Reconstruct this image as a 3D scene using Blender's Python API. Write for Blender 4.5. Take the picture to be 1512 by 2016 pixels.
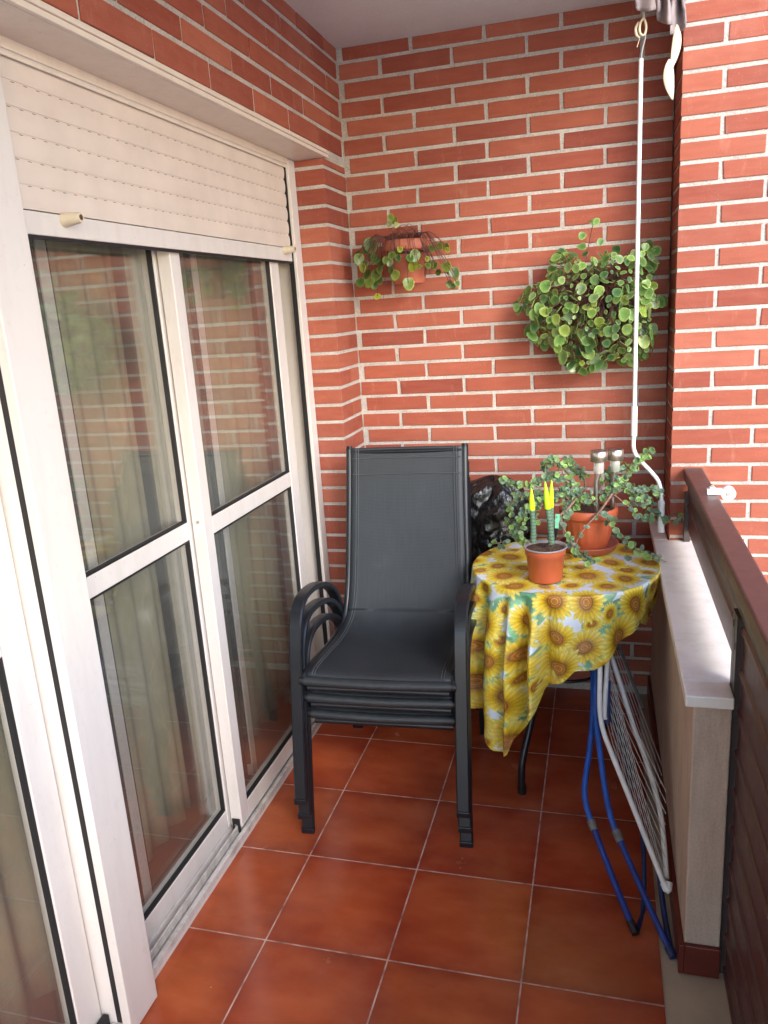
import bpy, math, random
import numpy as np
from mathutils import Vector, Matrix, Euler
random.seed(7); RNG = np.random.default_rng(7)
SC = bpy.context.scene
for o in list(bpy.data.objects): bpy.data.objects.remove(o)
R_ = math.radians
# ------------------------------------------------------------------ camera, sky, sun, exposure
CAM_LOC = Vector((0.8959, -2.8928, 1.5092)); CAM_ROT = Euler((1.3155, 0.0646, 0.2643), 'XYZ'); FPX = 1533.47
cam = bpy.data.cameras.new('camera'); camo = bpy.data.objects.new('camera', cam); SC.collection.objects.link(camo)
camo.location = CAM_LOC; camo.rotation_euler = CAM_ROT
cam.sensor_fit = 'HORIZONTAL'; cam.sensor_width = 36.0; cam.lens = 36.0 * FPX / 1512; cam.clip_start = 0.02; cam.clip_end = 2000
SC.camera = camo
w = bpy.data.worlds.new("World"); SC.world = w; w.use_nodes = True
nt = w.node_tree; nt.nodes.clear()
sky = nt.nodes.new('ShaderNodeTexSky'); sky.sky_type = 'NISHITA'; sky.sun_disc = False
LIGHT_DIR = Vector((-0.58, 0.70, -0.48)).normalized()          # the way the sunlight travels
SUN_EL = math.asin(-LIGHT_DIR.z); SUN_AZ = math.atan2(-LIGHT_DIR.x, -LIGHT_DIR.y)
sky.sun_elevation = SUN_EL; sky.sun_rotation = SUN_AZ; sky.dust_density = 0.8; sky.ozone_density = 1.6
bg = nt.nodes.new('ShaderNodeBackground'); bg.inputs[1].default_value = 0.15
ow = nt.nodes.new('ShaderNodeOutputWorld'); nt.links.new(sky.outputs[0], bg.inputs[0]); nt.links.new(bg.outputs[0], ow.inputs[0])
sl = bpy.data.lights.new('sun', 'SUN'); sl.energy = 0.62; sl.angle = R_(25); sl.color = (1.0, 0.945, 0.89)
so = bpy.data.objects.new('sun', sl); SC.collection.objects.link(so); so.rotation_euler = LIGHT_DIR.to_track_quat('-Z', 'Y').to_euler()
SC.view_settings.view_transform = 'Standard'; SC.view_settings.look = 'None'; SC.view_settings.exposure = 2.08; SC.view_settings.gamma = 1
SC.cycles.max_bounces = 10; SC.cycles.diffuse_bounces = 6; SC.cycles.glossy_bounces = 5; SC.cycles.transparent_max_bounces = 16
SC.cycles.use_denoising = True

# ------------------------------------------------------------------ helpers
CM = CAM_ROT.to_matrix()
def at(px, py, y):
    """point of the real scene at depth plane y that the photograph shows at pixel px, py"""
    d = CM @ Vector(((px - 756) / FPX, -(py - 1008) / FPX, -1.0))
    return CAM_LOC + d * ((y - CAM_LOC.y) / d.y)
def lin(c):
    c = c / 255.0
    return c / 12.92 if c <= 0.04045 else ((c + 0.055) / 1.055) ** 2.4
def rgb(r, g, b): return (lin(r), lin(g), lin(b), 1.0)
class MB:
    """collects vertices and faces for one mesh"""
    def __init__(s): s.v = []; s.f = []; s.smooth = []
    def add(s, vs, fs, smooth=False):
        n = len(s.v); s.v += [tuple(v) for v in vs]; s.f += [tuple(i + n for i in f) for f in fs]; s.smooth += [smooth] * len(fs)
        return s
    def box(s, x0, x1, y0, y1, z0, z1, jit=0.0):
        vs = [(x, y, z) for x in (x0, x1) for y in (y0, y1) for z in (z0, z1)]
        return s.add(vs, [(0, 1, 3, 2), (4, 6, 7, 5), (0, 4, 5, 1), (2, 3, 7, 6), (0, 2, 6, 4), (1, 5, 7, 3)])
    def tube(s, pts, r, n=10, caps=True, smooth=True, flat=None):
        """round tube along pts (r number or list); flat=(a,b,axis): elliptical/rect cross-section"""
        P = [Vector(p) for p in pts]; m = len(P); rs = r if isinstance(r, (list, tuple)) else [r] * m
        T = []
        for i in range(m):
            t = (P[min(i + 1, m - 1)] - P[max(i - 1, 0)]); T.append(t.normalized())
        up = Vector((0, 0, 1)) if abs(T[0].z) < 0.9 else Vector((1, 0, 0))
        nrm = (up - T[0] * up.dot(T[0])).normalized(); vs = []
        for i in range(m):
            nrm = (nrm - T[i] * nrm.dot(T[i])).normalized(); b = T[i].cross(nrm)
            for k in range(n):
                a = 2 * math.pi * k / n; vs.append(P[i] + (nrm * math.cos(a) + b * math.sin(a)) * rs[i])
        fs = [(i * n + k, i * n + (k + 1) % n, (i + 1) * n + (k + 1) % n, (i + 1) * n + k) for i in range(m - 1) for k in range(n)]
        s.add(vs, fs, smooth)
        if caps: s.add(vs[:n][::-1], [tuple(range(n))]); s.add(vs[-n:], [tuple(range(n))])
        return s
    def strap(s, pts, wx, th, cx=0.0):
        """rectangular bar swept in a y-z plane, wx wide along x, th thick; pts = (x,y,z)"""
        P = [Vector(p) for p in pts]; m = len(P); vs = []
        c = min(wx, th) * 0.22
        for i in range(m):
            t = (P[min(i + 1, m - 1)] - P[max(i - 1, 0)]).normalized(); nr = Vector((1, 0, 0)).cross(t).normalized()
            for (a, b) in ((-.5, -.5 + c / th), (-.5 + c / wx, -.5), (.5 - c / wx, -.5), (.5, -.5 + c / th), (.5, .5 - c / th), (.5 - c / wx, .5), (-.5 + c / wx, .5), (-.5, .5 - c / th)):
                vs.append(P[i] + Vector((a * wx, 0, 0)) + nr * (b * th))
        n = 8
        fs = [(i * n + k, i * n + (k + 1) % n, (i + 1) * n + (k + 1) % n, (i + 1) * n + k) for i in range(m - 1) for k in range(n)]
        s.add(vs, fs, False); s.add(vs[:n][::-1], [tuple(range(n))]); s.add(vs[-n:], [tuple(range(n))])
        return s
    def lathe(s, prof, c=(0, 0, 0), n=32, smooth=True, rib=None):
        vs = []
        for j, (r, z) in enumerate(prof):
            for k in range(n):
                a = 2 * math.pi * k / n; rr = r * (1 + (rib(a, z) if rib else 0))
                vs.append((c[0] + rr * math.cos(a), c[1] + rr * math.sin(a), c[2] + z))
        fs = [(i * n + k, i * n + (k + 1) % n, (i + 1) * n + (k + 1) % n, (i + 1) * n + k) for i in range(len(prof) - 1) for k in range(n)]
        return s.add(vs, fs, smooth)
    def disc(s, c, r, n=24, ax='z'):
        vs = [(c[0] + r * math.cos(2 * math.pi * k / n), c[1] + r * math.sin(2 * math.pi * k / n), c[2]) for k in range(n)]
        return s.add(vs, [tuple(range(n))])
    extra = None
    def plus(s, other, mat):
        n = len(s.f); s.add(other.v, other.f, False); s.extra = (n, mat); return s
    def obj(s, name, mat, parent=None, bevel=0.0, seg=2, loc=None):
        me = bpy.data.meshes.new(name); me.from_pydata(s.v, [], s.f); me.polygons.foreach_set('use_smooth', s.smooth); me.update()
        o = bpy.data.objects.new(name, me); SC.collection.objects.link(o); me.materials.append(mat)
        if s.extra:
            me.materials.append(s.extra[1]); me.polygons.foreach_set('material_index', [0] * s.extra[0] + [1] * (len(s.f) - s.extra[0]))
        if bevel:
            b = o.modifiers.new('bevel', 'BEVEL'); b.width = bevel; b.segments = seg; b.limit_method = 'ANGLE'; b.angle_limit = R_(40)
        if parent: o.parent = parent
        return o
def tag(o, label=None, cat=None, group=None, kind=None):
    if label: o['label'] = label
    if cat: o['category'] = cat
    if group: o['group'] = group
    if kind: o['kind'] = kind
    return o
def thing(name, label, cat, loc=(0, 0, 0), rz=0.0, group=None):
    o = bpy.data.objects.new(name, None); SC.collection.objects.link(o); o.location = loc; o.rotation_euler = (0, 0, rz)
    o.empty_display_size = 0.05
    return tag(o, label, cat, group)
def shift(mb, o):   # express world-space verts relative to a thing's base
    L = Vector(o.location); M = Matrix.Rotation(-o.rotation_euler.z, 3, 'Z')
    mb.v = [tuple(M @ (Vector(v) - L)) for v in mb.v]; return mb
def smoothpath(P, k=6):
    P = [Vector(p) for p in P]; out = []
    for i in range(len(P) - 1):
        p0, p1, p2, p3 = P[max(i - 1, 0)], P[i], P[i + 1], P[min(i + 2, len(P) - 1)]
        for j in range(k):
            t = j / k; out.append(0.5 * ((2 * p1) + (p2 - p0) * t + (2 * p0 - 5 * p1 + 4 * p2 - p3) * t * t + (3 * p1 - p0 - 3 * p2 + p3) * t ** 3))
    return out + [P[-1]]

# ------------------------------------------------------------------ materials
class NT:
    def __init__(s, name):
        s.m = bpy.data.materials.new(name); s.m.use_nodes = True; s.t = s.m.node_tree; s.b = s.t.nodes['Principled BSDF']; s.out = s.t.nodes['Material Output']
    def n(s, typ, **kw):
        nd = s.t.nodes.new('ShaderNode' + typ)
        for k, v in kw.items(): setattr(nd, k, v)
        return nd
    def l(s, a, b): s.t.links.new(a, b)
    def math(s, op, a, b=None, clamp=False):
        nd = s.n('Math', operation=op, use_clamp=clamp)
        for i, x in enumerate((a, b)):
            if x is None: continue
            if isinstance(x, (int, float)): nd.inputs[i].default_value = x
            else: s.l(x, nd.inputs[i])
        return nd.outputs[0]
    def obj(s): return s.n('TexCoord').outputs['Object']
    def noise(s, vec, scale, detail=4, rough=0.55):
        nd = s.n('TexNoise'); nd.inputs['Scale'].default_value = scale; nd.inputs['Detail'].default_value = detail; nd.inputs['Roughness'].default_value = rough
        s.l(vec, nd.inputs['Vector']); return nd
    def ramp(s, fac, stops):
        nd = s.n('ValToRGB'); e = nd.color_ramp.elements
        while len(e) < len(stops): e.new(0.5)
        for i, (p, c) in enumerate(stops): e[i].position = p; e[i].color = c
        s.l(fac, nd.inputs[0]); return nd.outputs[0]
    def mix(s, fac, a, b, blend='MIX'):
        nd = s.n('MixRGB', blend_type=blend)
        for i, x in enumerate((fac, a, b)):
            if isinstance(x, (int, float)): nd.inputs[i].default_value = x
            elif isinstance(x, tuple): nd.inputs[i].default_value = x
            else: s.l(x, nd.inputs[i])
        return nd.outputs[0]
    def bump(s, h, strength=0.3, dist=0.002):
        nd = s.n('Bump'); nd.inputs['Strength'].default_value = strength; nd.inputs['Distance'].default_value = dist
        s.l(h, nd.inputs['Height']); s.l(nd.outputs[0], s.b.inputs['Normal']); return nd
def plain(name, col, rough=0.5, metal=0.0, noise=0.06, scale=30, bump=0.0, spec=None, coat=0.0, bscale=200, bd=0.001):
    k = NT(name); v = k.obj(); c2 = tuple(max(0, x * (1 - noise * 2)) for x in col[:3]) + (1,); c1 = tuple(min(1, x * (1 + noise)) for x in col[:3]) + (1,)
    nz = k.noise(v, scale, 5); k.l(k.ramp(nz.outputs[0], [(0.3, c2), (0.7, c1)]), k.b.inputs['Base Color'])
    k.b.inputs['Metallic'].default_value = metal
    k.l(k.math('ADD', k.math('MULTIPLY', k.noise(v, scale * .7, 3).outputs[0], 0.16), rough - 0.08), k.b.inputs['Roughness'])
    if bump: k.bump(k.noise(v, bscale, 3).outputs[0], bump, bd)
    if spec is not None: k.b.inputs['Specular IOR Level'].default_value = spec
    if coat: k.b.inputs['Coat Weight'].default_value = coat; k.b.inputs['Coat Roughness'].default_value = 0.1
    return k.m
def brick_mat():
    k = NT('brick'); v = k.obj(); rnd = k.n('NewGeometry').outputs['Random Per Island']
    base = k.ramp(rnd, [(0.0, rgb(134, 66, 52)), (0.2, rgb(150, 78, 60)), (0.4, rgb(164, 92, 70)), (0.6, rgb(156, 82, 63)), (0.8, rgb(168, 94, 71)), (1.0, rgb(176, 106, 85))])
    mp = k.n('Mapping'); mp.inputs['Scale'].default_value = (1, 1, 6); k.l(v, mp.inputs[0])
    streak = k.noise(mp.outputs[0], 9, 6, 0.6)
    c = k.mix(0.22, base, k.ramp(streak.outputs[0], [(0.35, rgb(120, 52, 42)), (0.7, rgb(182, 104, 84))]))
    fine = k.noise(v, 420, 2)
    c = k.mix(k.math('GREATER_THAN', fine.outputs[0], 0.71), c, rgb(205, 150, 125))
    stain = k.noise(v, 2.2, 5, 0.65)
    c = k.mix(k.math('MULTIPLY', k.math('GREATER_THAN', stain.outputs[0], 0.0), k.ramp(stain.outputs[0], [(0.52, (0, 0, 0, 1)), (0.78, (.16, .16, .16, 1))])), c, rgb(210, 170, 150))
    sm_ = k.n('Mapping'); sm_.inputs['Scale'].default_value = (6, 6, 1.6); k.l(v, sm_.inputs[0])
    smear = k.noise(sm_.outputs[0], 3.2, 6, 0.7)
    c = k.mix(k.ramp(smear.outputs[0], [(0.58, (0, 0, 0, 1)), (0.76, (.30, .30, .30, 1))]), c, rgb(206, 158, 140))
    pit = k.n('TexVoronoi'); pit.inputs['Scale'].default_value = 34; k.l(v, pit.inputs['Vector'])
    c = k.mix(k.math('MULTIPLY', k.math('LESS_THAN', pit.outputs['Distance'], 0.045), 0.55), c, rgb(70, 34, 28))
    c = k.mix(k.ramp(k.noise(v, 1.4, 4, .6).outputs[0], [(0.35, (.28, .28, .28, 1)), (0.6, (0, 0, 0, 1))]), c, rgb(112, 56, 46))
    k.l(c, k.b.inputs['Base Color']); k.b.inputs['Roughness'].default_value = 0.72; k.b.inputs['Specular IOR Level'].default_value = 0.3
    h = k.math('ADD', k.math('MULTIPLY', fine.outputs[0], 0.4), k.math('MULTIPLY', streak.outputs[0], 1.0)); k.bump(h, 0.35, 0.0012)
    return k.m
def mortar_mat():
    k = NT('mortar'); v = k.obj(); a = k.noise(v, 190, 4, 0.75); b = k.noise(v, 14, 4)
    c = k.ramp(a.outputs[0], [(0.30, rgb(112, 106, 101)), (0.42, rgb(176, 169, 162)), (0.66, rgb(208, 202, 194))])
    c = k.mix(0.25, c, k.ramp(b.outputs[0], [(0.35, rgb(128, 118, 110)), (0.7, rgb(210, 204, 198))]))
    k.l(c, k.b.inputs['Base Color']); k.b.inputs['Roughness'].default_value = 0.95; k.bump(a.outputs[0], 0.8, 0.003); return k.m
def tile_mat():
    k = NT('glazed_floor_tile'); v = k.obj(); sp = k.n('SeparateXYZ'); k.l(v, sp.inputs[0]); S = 0.3169
    ux = k.math('DIVIDE', k.math('SUBTRACT', sp.outputs[0], 0.0920), S); uy = k.math('DIVIDE', k.math('SUBTRACT', sp.outputs[1], -1.4335), S)
    def edge(u):
        fr = k.math('FRACT', k.math('ADD', u, 50.0)); return k.math('MINIMUM', fr, k.math('SUBTRACT', 1.0, fr))
    wob = k.math('MULTIPLY', k.math('SUBTRACT', k.noise(v, 60, 2).outputs[0], 0.5), 0.004)
    e = k.math('ADD', k.math('MINIMUM', edge(ux), edge(uy)), wob)
    grout = k.math('SUBTRACT', 1.0, k.ramp(e, [(0.0052, (0, 0, 0, 1)), (0.0075, (1, 1, 1, 1))]), True)
    cmb = k.n('CombineXYZ'); k.l(k.math('FLOOR', ux), cmb.inputs[0]); k.l(k.math('FLOOR', uy), cmb.inputs[1])
    wn = k.n('TexWhiteNoise', noise_dimensions='2D'); k.l(cmb.outputs[0], wn.inputs[0])
    add = k.n('VectorMath', operation='ADD'); k.l(v, add.inputs[0]); k.l(wn.outputs['Color'], add.inputs[1])
    mp = k.n('Mapping'); mp.inputs['Scale'].default_value = (1, 2.2, 1); mp.inputs['Rotation'].default_value = (0, 0, 0.5); k.l(add.outputs[0], mp.inputs[0])
    n1 = k.noise(mp.outputs[0], 5.0, 4, 0.5)
    c = k.ramp(n1.outputs[0], [(0.28, rgb(134, 50, 30)), (0.5, rgb(166, 72, 38)), (0.72, rgb(196, 100, 58))])
    # glaze is darker red towards each tile's rim
    rim = k.ramp(e, [(0.0, rgb(128, 48, 34)), (0.10, rgb(158, 68, 40)), (0.35, rgb(182, 88, 48))])
    c = k.mix(0.45, c, rim)
    c = k.mix(0.10, c, wn.outputs['Color'], 'OVERLAY')
    n2 = k.noise(v, 3.0, 7, 0.7)
    c = k.mix(k.ramp(n2.outputs[0], [(0.48, (0, 0, 0, 1)), (0.8, (.30, .30, .30, 1))]), c, rgb(190, 128, 96))
    spk = k.n('TexVoronoi'); spk.inputs['Scale'].default_value = 9; k.l(v, spk.inputs['Vector'])
    dot = k.math('LESS_THAN', spk.outputs['Distance'], 0.018)
    c = k.mix(k.math('MULTIPLY', dot, 0.55), c, rgb(235, 205, 185))
    grit = k.n('TexVoronoi'); grit.inputs['Scale'].default_value = 55; k.l(v, grit.inputs['Vector'])
    c = k.mix(k.math('MULTIPLY', k.math('LESS_THAN', grit.outputs['Distance'], 0.05), k.math('GREATER_THAN', k.noise(v, 3.5, 3).outputs[0], 0.54)), c, rgb(96, 60, 46))
    gc = k.ramp(k.noise(v, 18, 4).outputs[0], [(0.32, rgb(120, 84, 70)), (0.5, rgb(190, 152, 134)), (0.68, rgb(216, 186, 168))])
    k.l(k.mix(grout, c, gc), k.b.inputs['Base Color'])
    smudge = k.noise(v, 6, 5, 0.55)
    ro = k.ramp(smudge.outputs[0], [(0.3, (.13, .13, .13, 1)), (0.75, (.30, .30, .30, 1))])
    k.l(k.math('MAXIMUM', ro, k.math('MULTIPLY', grout, 0.8)), k.b.inputs['Roughness'])
    h = k.math('SUBTRACT', 0.0, grout); k.bump(h, 0.35, 0.0012)
    k.b.inputs['Specular IOR Level'].default_value = 0.55
    return k.m
def plaster_mat(name, c1, c2, sc=240, st=0.5):
    k = NT(name); v = k.obj(); a = k.noise(v, sc, 4, 0.6); b = k.noise(v, 3, 5, 0.6)
    k.l(k.mix(0.5, k.ramp(b.outputs[0], [(0.3, c1), (0.7, c2)]), k.ramp(a.outputs[0], [(0.3, c1), (0.7, c2)])), k.b.inputs['Base Color'])
    if 'render' in name:
        mp = k.n('Mapping'); mp.inputs['Scale'].default_value = (5, 5, .8); k.l(v, mp.inputs[0]); q = k.noise(mp.outputs[0], 5, 6, .7)
        c = k.mix(k.ramp(q.outputs[0], [(0.46, (0, 0, 0, 1)), (0.75, (.45, .45, .45, 1))]), k.b.inputs['Base Color'].links[0].from_socket, rgb(132, 112, 96))
        k.l(c, k.b.inputs['Base Color'])
    k.b.inputs['Roughness'].default_value = 0.95; k.bump(a.outputs[0], st, 0.003); return k.m
def glass_mat():
    k = NT('window_glass'); k.t.nodes.remove(k.b)
    tr = k.n('BsdfTransparent'); tr.inputs[0].default_value = (0.97, 0.97, 0.96, 1)
    gl = k.n('BsdfGlossy'); gl.inputs['Roughness'].default_value = 0.0; gl.inputs[0].default_value = (0.95, 0.97, 0.95, 1)
    fr = k.n('Fresnel'); k.l(k.math('ADD', 1.52, k.math('MULTIPLY', k.n('NewGeometry').outputs['Backfacing'], 1 / 1.52 - 1.52)), fr.inputs[0])
    du = k.n('BsdfDiffuse'); du.inputs[0].default_value = (.62, .64, .62, 1); sm_ = k.noise(k.obj(), 3, 5, .65); m0 = k.n('MixShader'); k.l(k.math('MULTIPLY', sm_.outputs[0], 0.05), m0.inputs[0]); k.l(tr.outputs[0], m0.inputs[1]); k.l(du.outputs[0], m0.inputs[2])
    mx = k.n('MixShader'); k.l(k.math('MULTIPLY', fr.outputs[0], 1.15, True), mx.inputs[0]); k.l(m0.outputs[0], mx.inputs[1]); k.l(gl.outputs[0], mx.inputs[2]); k.l(mx.outputs[0], k.out.inputs[0])
    return k.m
def attr_mat(name, rough=0.5, trans=0.0, attr='Col', spec=0.5, bump=None, coat=0):
    k = NT(name); a = k.n('Attribute', attribute_name=attr); v = k.obj(); nz = k.noise(v, 180, 4)
    c = k.mix(0.12, a.outputs['Color'], k.ramp(nz.outputs[0], [(0.3, (0, 0, 0, 1)), (0.7, (1, 1, 1, 1))]), 'OVERLAY')
    k.l(c, k.b.inputs['Base Color']); k.b.inputs['Roughness'].default_value = rough; k.b.inputs['Specular IOR Level'].default_value = spec
    if bump: k.bump(nz.outputs[0], bump, 0.001)
    if coat: k.b.inputs['Coat Weight'].default_value = coat; k.b.inputs['Coat Roughness'].default_value = 0.15
    if trans:
        t = k.n('BsdfTranslucent'); k.l(c, t.inputs[0]); mx = k.n('MixShader'); mx.inputs[0].default_value = trans
        k.l(k.b.outputs[0], mx.inputs[1]); k.l(t.outputs[0], mx.inputs[2]); k.l(mx.outputs[0], k.out.inputs[0])
    return k.m
M = {}
M['brick'] = brick_mat(); M['mortar'] = mortar_mat(); M['tile'] = tile_mat()
M['ceiling'] = plaster_mat('ceiling_plaster', rgb(206, 200, 192), rgb(226, 222, 214), 170, 0.7)
M['render'] = plaster_mat('sand_render', rgb(184, 160, 142), rgb(210, 190, 172), 170, 1.0)
def lacquer(name, col, dirt, amt):
    k = NT(name); v = k.obj(); mp = k.n('Mapping'); mp.inputs['Scale'].default_value = (3, 3, .5); k.l(v, mp.inputs[0])
    a = k.noise(mp.outputs[0], 6, 6, .65); b = k.noise(v, 46, 5, .7)
    f = k.math('MULTIPLY', k.math('ADD', k.ramp(a.outputs[0], [(0.45, (0, 0, 0, 1)), (0.75, (1, 1, 1, 1))]), k.ramp(b.outputs[0], [(0.56, (0, 0, 0, 1)), (0.8, (1, 1, 1, 1))])), amt, True)
    c = k.mix(f, col, dirt); sp = k.n('TexVoronoi'); sp.inputs['Scale'].default_value = 22; k.l(v, sp.inputs['Vector'])
    c = k.mix(k.math('MULTIPLY', k.math('LESS_THAN', sp.outputs['Distance'], 0.03), 0.5), c, rgb(120, 110, 100))
    k.l(c, k.b.inputs['Base Color']); k.l(k.ramp(b.outputs[0], [(0.3, (.28, .28, .28, 1)), (0.7, (.42, .42, .42, 1))]), k.b.inputs['Roughness'])
    return k.m
M['white'] = lacquer('white_lacquered_aluminium', rgb(212, 205, 200), rgb(168, 156, 142), .22)
M['whitedirty'] = lacquer('grimy_white_track', rgb(202, 196, 190), rgb(112, 98, 84), .7)
M['soffit'] = lacquer('warm_white_soffit', rgb(218, 204, 190), rgb(170, 154, 138), .22)
M['cream'] = plain('cream_shutter_slat', rgb(214, 199, 188), 0.5, noise=0.04, scale=10, bump=0.05)
M['plug'] = plain('cream_plastic', rgb(206, 194, 172), 0.45, noise=0.05, scale=60)
M['gasket'] = plain('black_rubber_gasket', rgb(24, 22, 24), 0.6, noise=0.1)
M['marble'] = lacquer('cream_marble', rgb(244, 238, 230), rgb(188, 170, 150), .30)
M['border'] = plain('worn_beige_marble', rgb(178, 160, 138), 0.5, noise=0.08, scale=9, bump=0.1)
M['skirt'] = plain('dark_red_glazed_skirting', rgb(104, 40, 30), 0.35, noise=0.12, scale=9)
M['brown'] = plain('brown_lacquered_steel', rgb(86, 54, 52), 0.38, noise=0.05, scale=60)
M['browndark'] = plain('dark_brown_steel', rgb(58, 48, 46), 0.4, noise=0.06, scale=30)
M['charcoal'] = plain('charcoal_powder_coated_steel', rgb(22, 25, 31), 0.36, noise=0.08, scale=40, bump=0.03)
M['greylabel'] = plain('worn_bare_metal', rgb(150, 150, 150), 0.4)
M['terracotta'] = plain('terracotta_plastic', rgb(186, 92, 58), 0.42, noise=0.05, scale=18, bump=0.04)
M['terra_old'] = plain('faded_terracotta', rgb(176, 100, 76), 0.6, noise=0.1, scale=20, bump=0.1)
M['saucer'] = plain('dusty_red_plastic', rgb(158, 84, 70), 0.5, noise=0.08, scale=20)
M['rimgrey'] = plain('grey_plastic_rim', rgb(150, 140, 140), 0.4)
M['soil'] = plain('potting_soil', rgb(86, 64, 50), 0.95, noise=0.5, scale=160, bump=1.0, bscale=220, bd=0.004)
M['neon'] = plain('neon_yellow_wax', rgb(198, 244, 30), 0.4, noise=0.02)
M['steel'] = plain('brushed_stainless_steel', rgb(196, 186, 176), 0.3, metal=0.95, noise=0.08, scale=30)
M['panel'] = plain('dark_solar_cell', rgb(66, 58, 60), 0.2, noise=0.2, scale=120, coat=0.6)
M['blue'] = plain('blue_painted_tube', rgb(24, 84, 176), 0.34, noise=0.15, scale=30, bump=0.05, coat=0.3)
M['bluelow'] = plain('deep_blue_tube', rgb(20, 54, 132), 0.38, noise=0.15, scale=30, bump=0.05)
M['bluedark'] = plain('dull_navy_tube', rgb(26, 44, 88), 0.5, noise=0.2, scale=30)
M['greyjoint'] = plain('worn_grey_plastic', rgb(112, 108, 104), 0.55, noise=0.2, scale=60, bump=0.2)
M['rackwhite'] = plain('white_epoxy_tube', rgb(222, 222, 218), 0.38, noise=0.06, scale=30)
M['wire'] = plain('grey_white_wire', rgb(186, 184, 180), 0.4, noise=0.1)
M['pole'] = plain('white_crank_tube', rgb(232, 234, 232), 0.3, noise=0.02)
M['wallint'] = plain('beige_room_wall', rgb(140, 124, 100), 0.9, noise=0.05, scale=4)
M['floorint'] = plain('brown_room_floor', rgb(92, 66, 48), 0.35, noise=0.1, scale=10)
M['stem'] = plain('woody_stem', rgb(138, 106, 88), 0.7, noise=0.2, scale=90, bump=0.3)
M['redstem'] = plain('reddish_stem', rgb(92, 52, 44), 0.6, noise=0.2, scale=90)
M['hemp'] = plain('cream_awning_strap', rgb(226, 214, 186), 0.7, noise=0.06, scale=60)
M['street'] = plain('pale_paving', rgb(206, 202, 196), 0.9, noise=0.1, scale=0.5)
M['labelgreen'] = plain('green_plant_tag', rgb(120, 200, 160), 0.35, noise=0.04, scale=90)
M['black'] = plain('black_plastic', rgb(20, 20, 22), 0.4)
M['glass'] = glass_mat(); M['slotdark'] = plain('shaded_slot', rgb(104, 88, 74), 0.9)

# ------------------------------------------------------------------ brick walls (every brick is modelled)
ZB, PZ, PX = 2.3468, 0.0611, 0.25       # top bed, course height, brick pitch
class BrickWall:
    def __init__(s): s.b = MB(); s.m = MB()
    def brick(s, o, u, n, u0, u1, z0, z1, j=0.0017):
        """brick face on plane through o, running along u, facing n"""
        if u1 - u0 < 0.012 or z1 - z0 < 0.008: return
        J = lambda: random.uniform(-j, j)
        ch = 0.0016; dz = random.uniform(-.0006, .0006); dn = random.uniform(-.0012, .0012)
        pts = [(u0 + J(), z0 + J() * .6), (u1 + J(), z0 + J() * .6), (u1 + J(), z1 + J() * .6), (u0 + J(), z1 + J() * .6)]
        vs = []
        for off, ins in ((-0.012, 0), (-ch, 0), (0.0, ch)):
            for i, (a, z) in enumerate(pts):
                sa = ins if i in (0, 3) else -ins; sz = ins if i < 2 else -ins
                vs.append(o + u * (a + sa) + n * (off + dn) + Vector((0, 0, z + sz)))
        fs = [(8, 9, 10, 11)] + [(r + i, r + (i + 1) % 4, r + 4 + (i + 1) % 4, r + 4 + i) for r in (0, 4) for i in range(4)]
        if u.cross(Vector((0, 0, 1))).dot(n) < 0: fs = [f[::-1] for f in fs]
        s.b.add(vs, fs)
    def corner_brick(s, x, y, z0, z1, nx, ny, lx, ly):
        """brick turning a corner at (x, y): box going lx, ly back from the corner"""
        xs = sorted((x, x + lx)); ys = sorted((y, y + ly)); s.b.box(xs[0], xs[1], ys[0], ys[1], z0 , z1)
JW = 0.0065
def rowz(k, dz=0.0):   # course k lies between bed k-1 (top) and bed k (bottom)
    return ZB - PZ * (k + dz) + .0061, ZB - PZ * (k - 1 + dz) - .0061
# end wall (y=0)
ew = BrickWall(); X = Vector((1, 0, 0)); Y = Vector((0, 1, 0)); Z0 = Vector((0, 0, 0))
for k in range(0, 39):
    z0, z1 = rowz(k); z1 = min(z1, 2.392)
    z0 = max(z0, 0.0)
    if z1 <= z0: continue
    off = 0.0134 if k % 2 == 0 else -0.0975
    for j in range(0, 6):
        a = off + .25 * j + JW; b = off + .25 * (j + 1) - JW
        a = max(a, 0.003); b = min(b, 1.112)
        ew.brick(Z0, X, -Y, a, b, z0, z1)
e0 = thing('brick_wall', 'red brick end wall behind the chairs and the hanging plants', 'wall', (0.55, 0.0, 0))
shift(ew.b, e0).obj('bricks', M['brick'], e0)
shift(MB().box(-0.4, 1.113, 0.004, 0.25, -0.01, 2.6), e0).obj('mortar', M['mortar'], e0)
# left wall: lintel courses (x=0) and the return beside the door
lw = BrickWall()
for k in range(-1, 6):
    z0, z1 = rowz(k); off = -0.018 if k % 2 else -0.135
    if k == 5: z0 = 2.0400
    for j in range(-1, 22):
        a = off - .25 * j - .004; b = off - .25 * (j + 1) + .004 
        a = min(a, -0.003)
        lw.brick(Z0, -Y, X, -a, -b, z0, z1)
for k in range(6, 39):
    z0, z1 = rowz(k); z0 = max(z0, 0.0)
    if z1 <= z0: continue
    if k == 6: z1 = 2.006
    if k % 2 == 0:
        lw.brick(Z0, -Y, X, 0.003, 0.108, z0, z1); y0 = -0.1105
    else: y0 = -0.003
    t = 0.0; e = random.uniform(-.0006, .0006)
    lw.b.box(-0.14, e, -0.235, y0, z0, z1)
l0 = thing('brick_wall', 'red brick wall over the sliding door and around its far jamb', 'wall', (0.0, -0.12, 0))
shift(lw.b, l0).obj('bricks', M['brick'], l0, bevel=0.0015, seg=1)
mm = MB().box(-0.25, -0.004, -5.2, 0.003, 2.012, 2.6).box(-0.25, -0.004, -0.231, 0.003, 0, 2.0117)
shift(mm, l0).obj('mortar', M['mortar'], l0)
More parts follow.
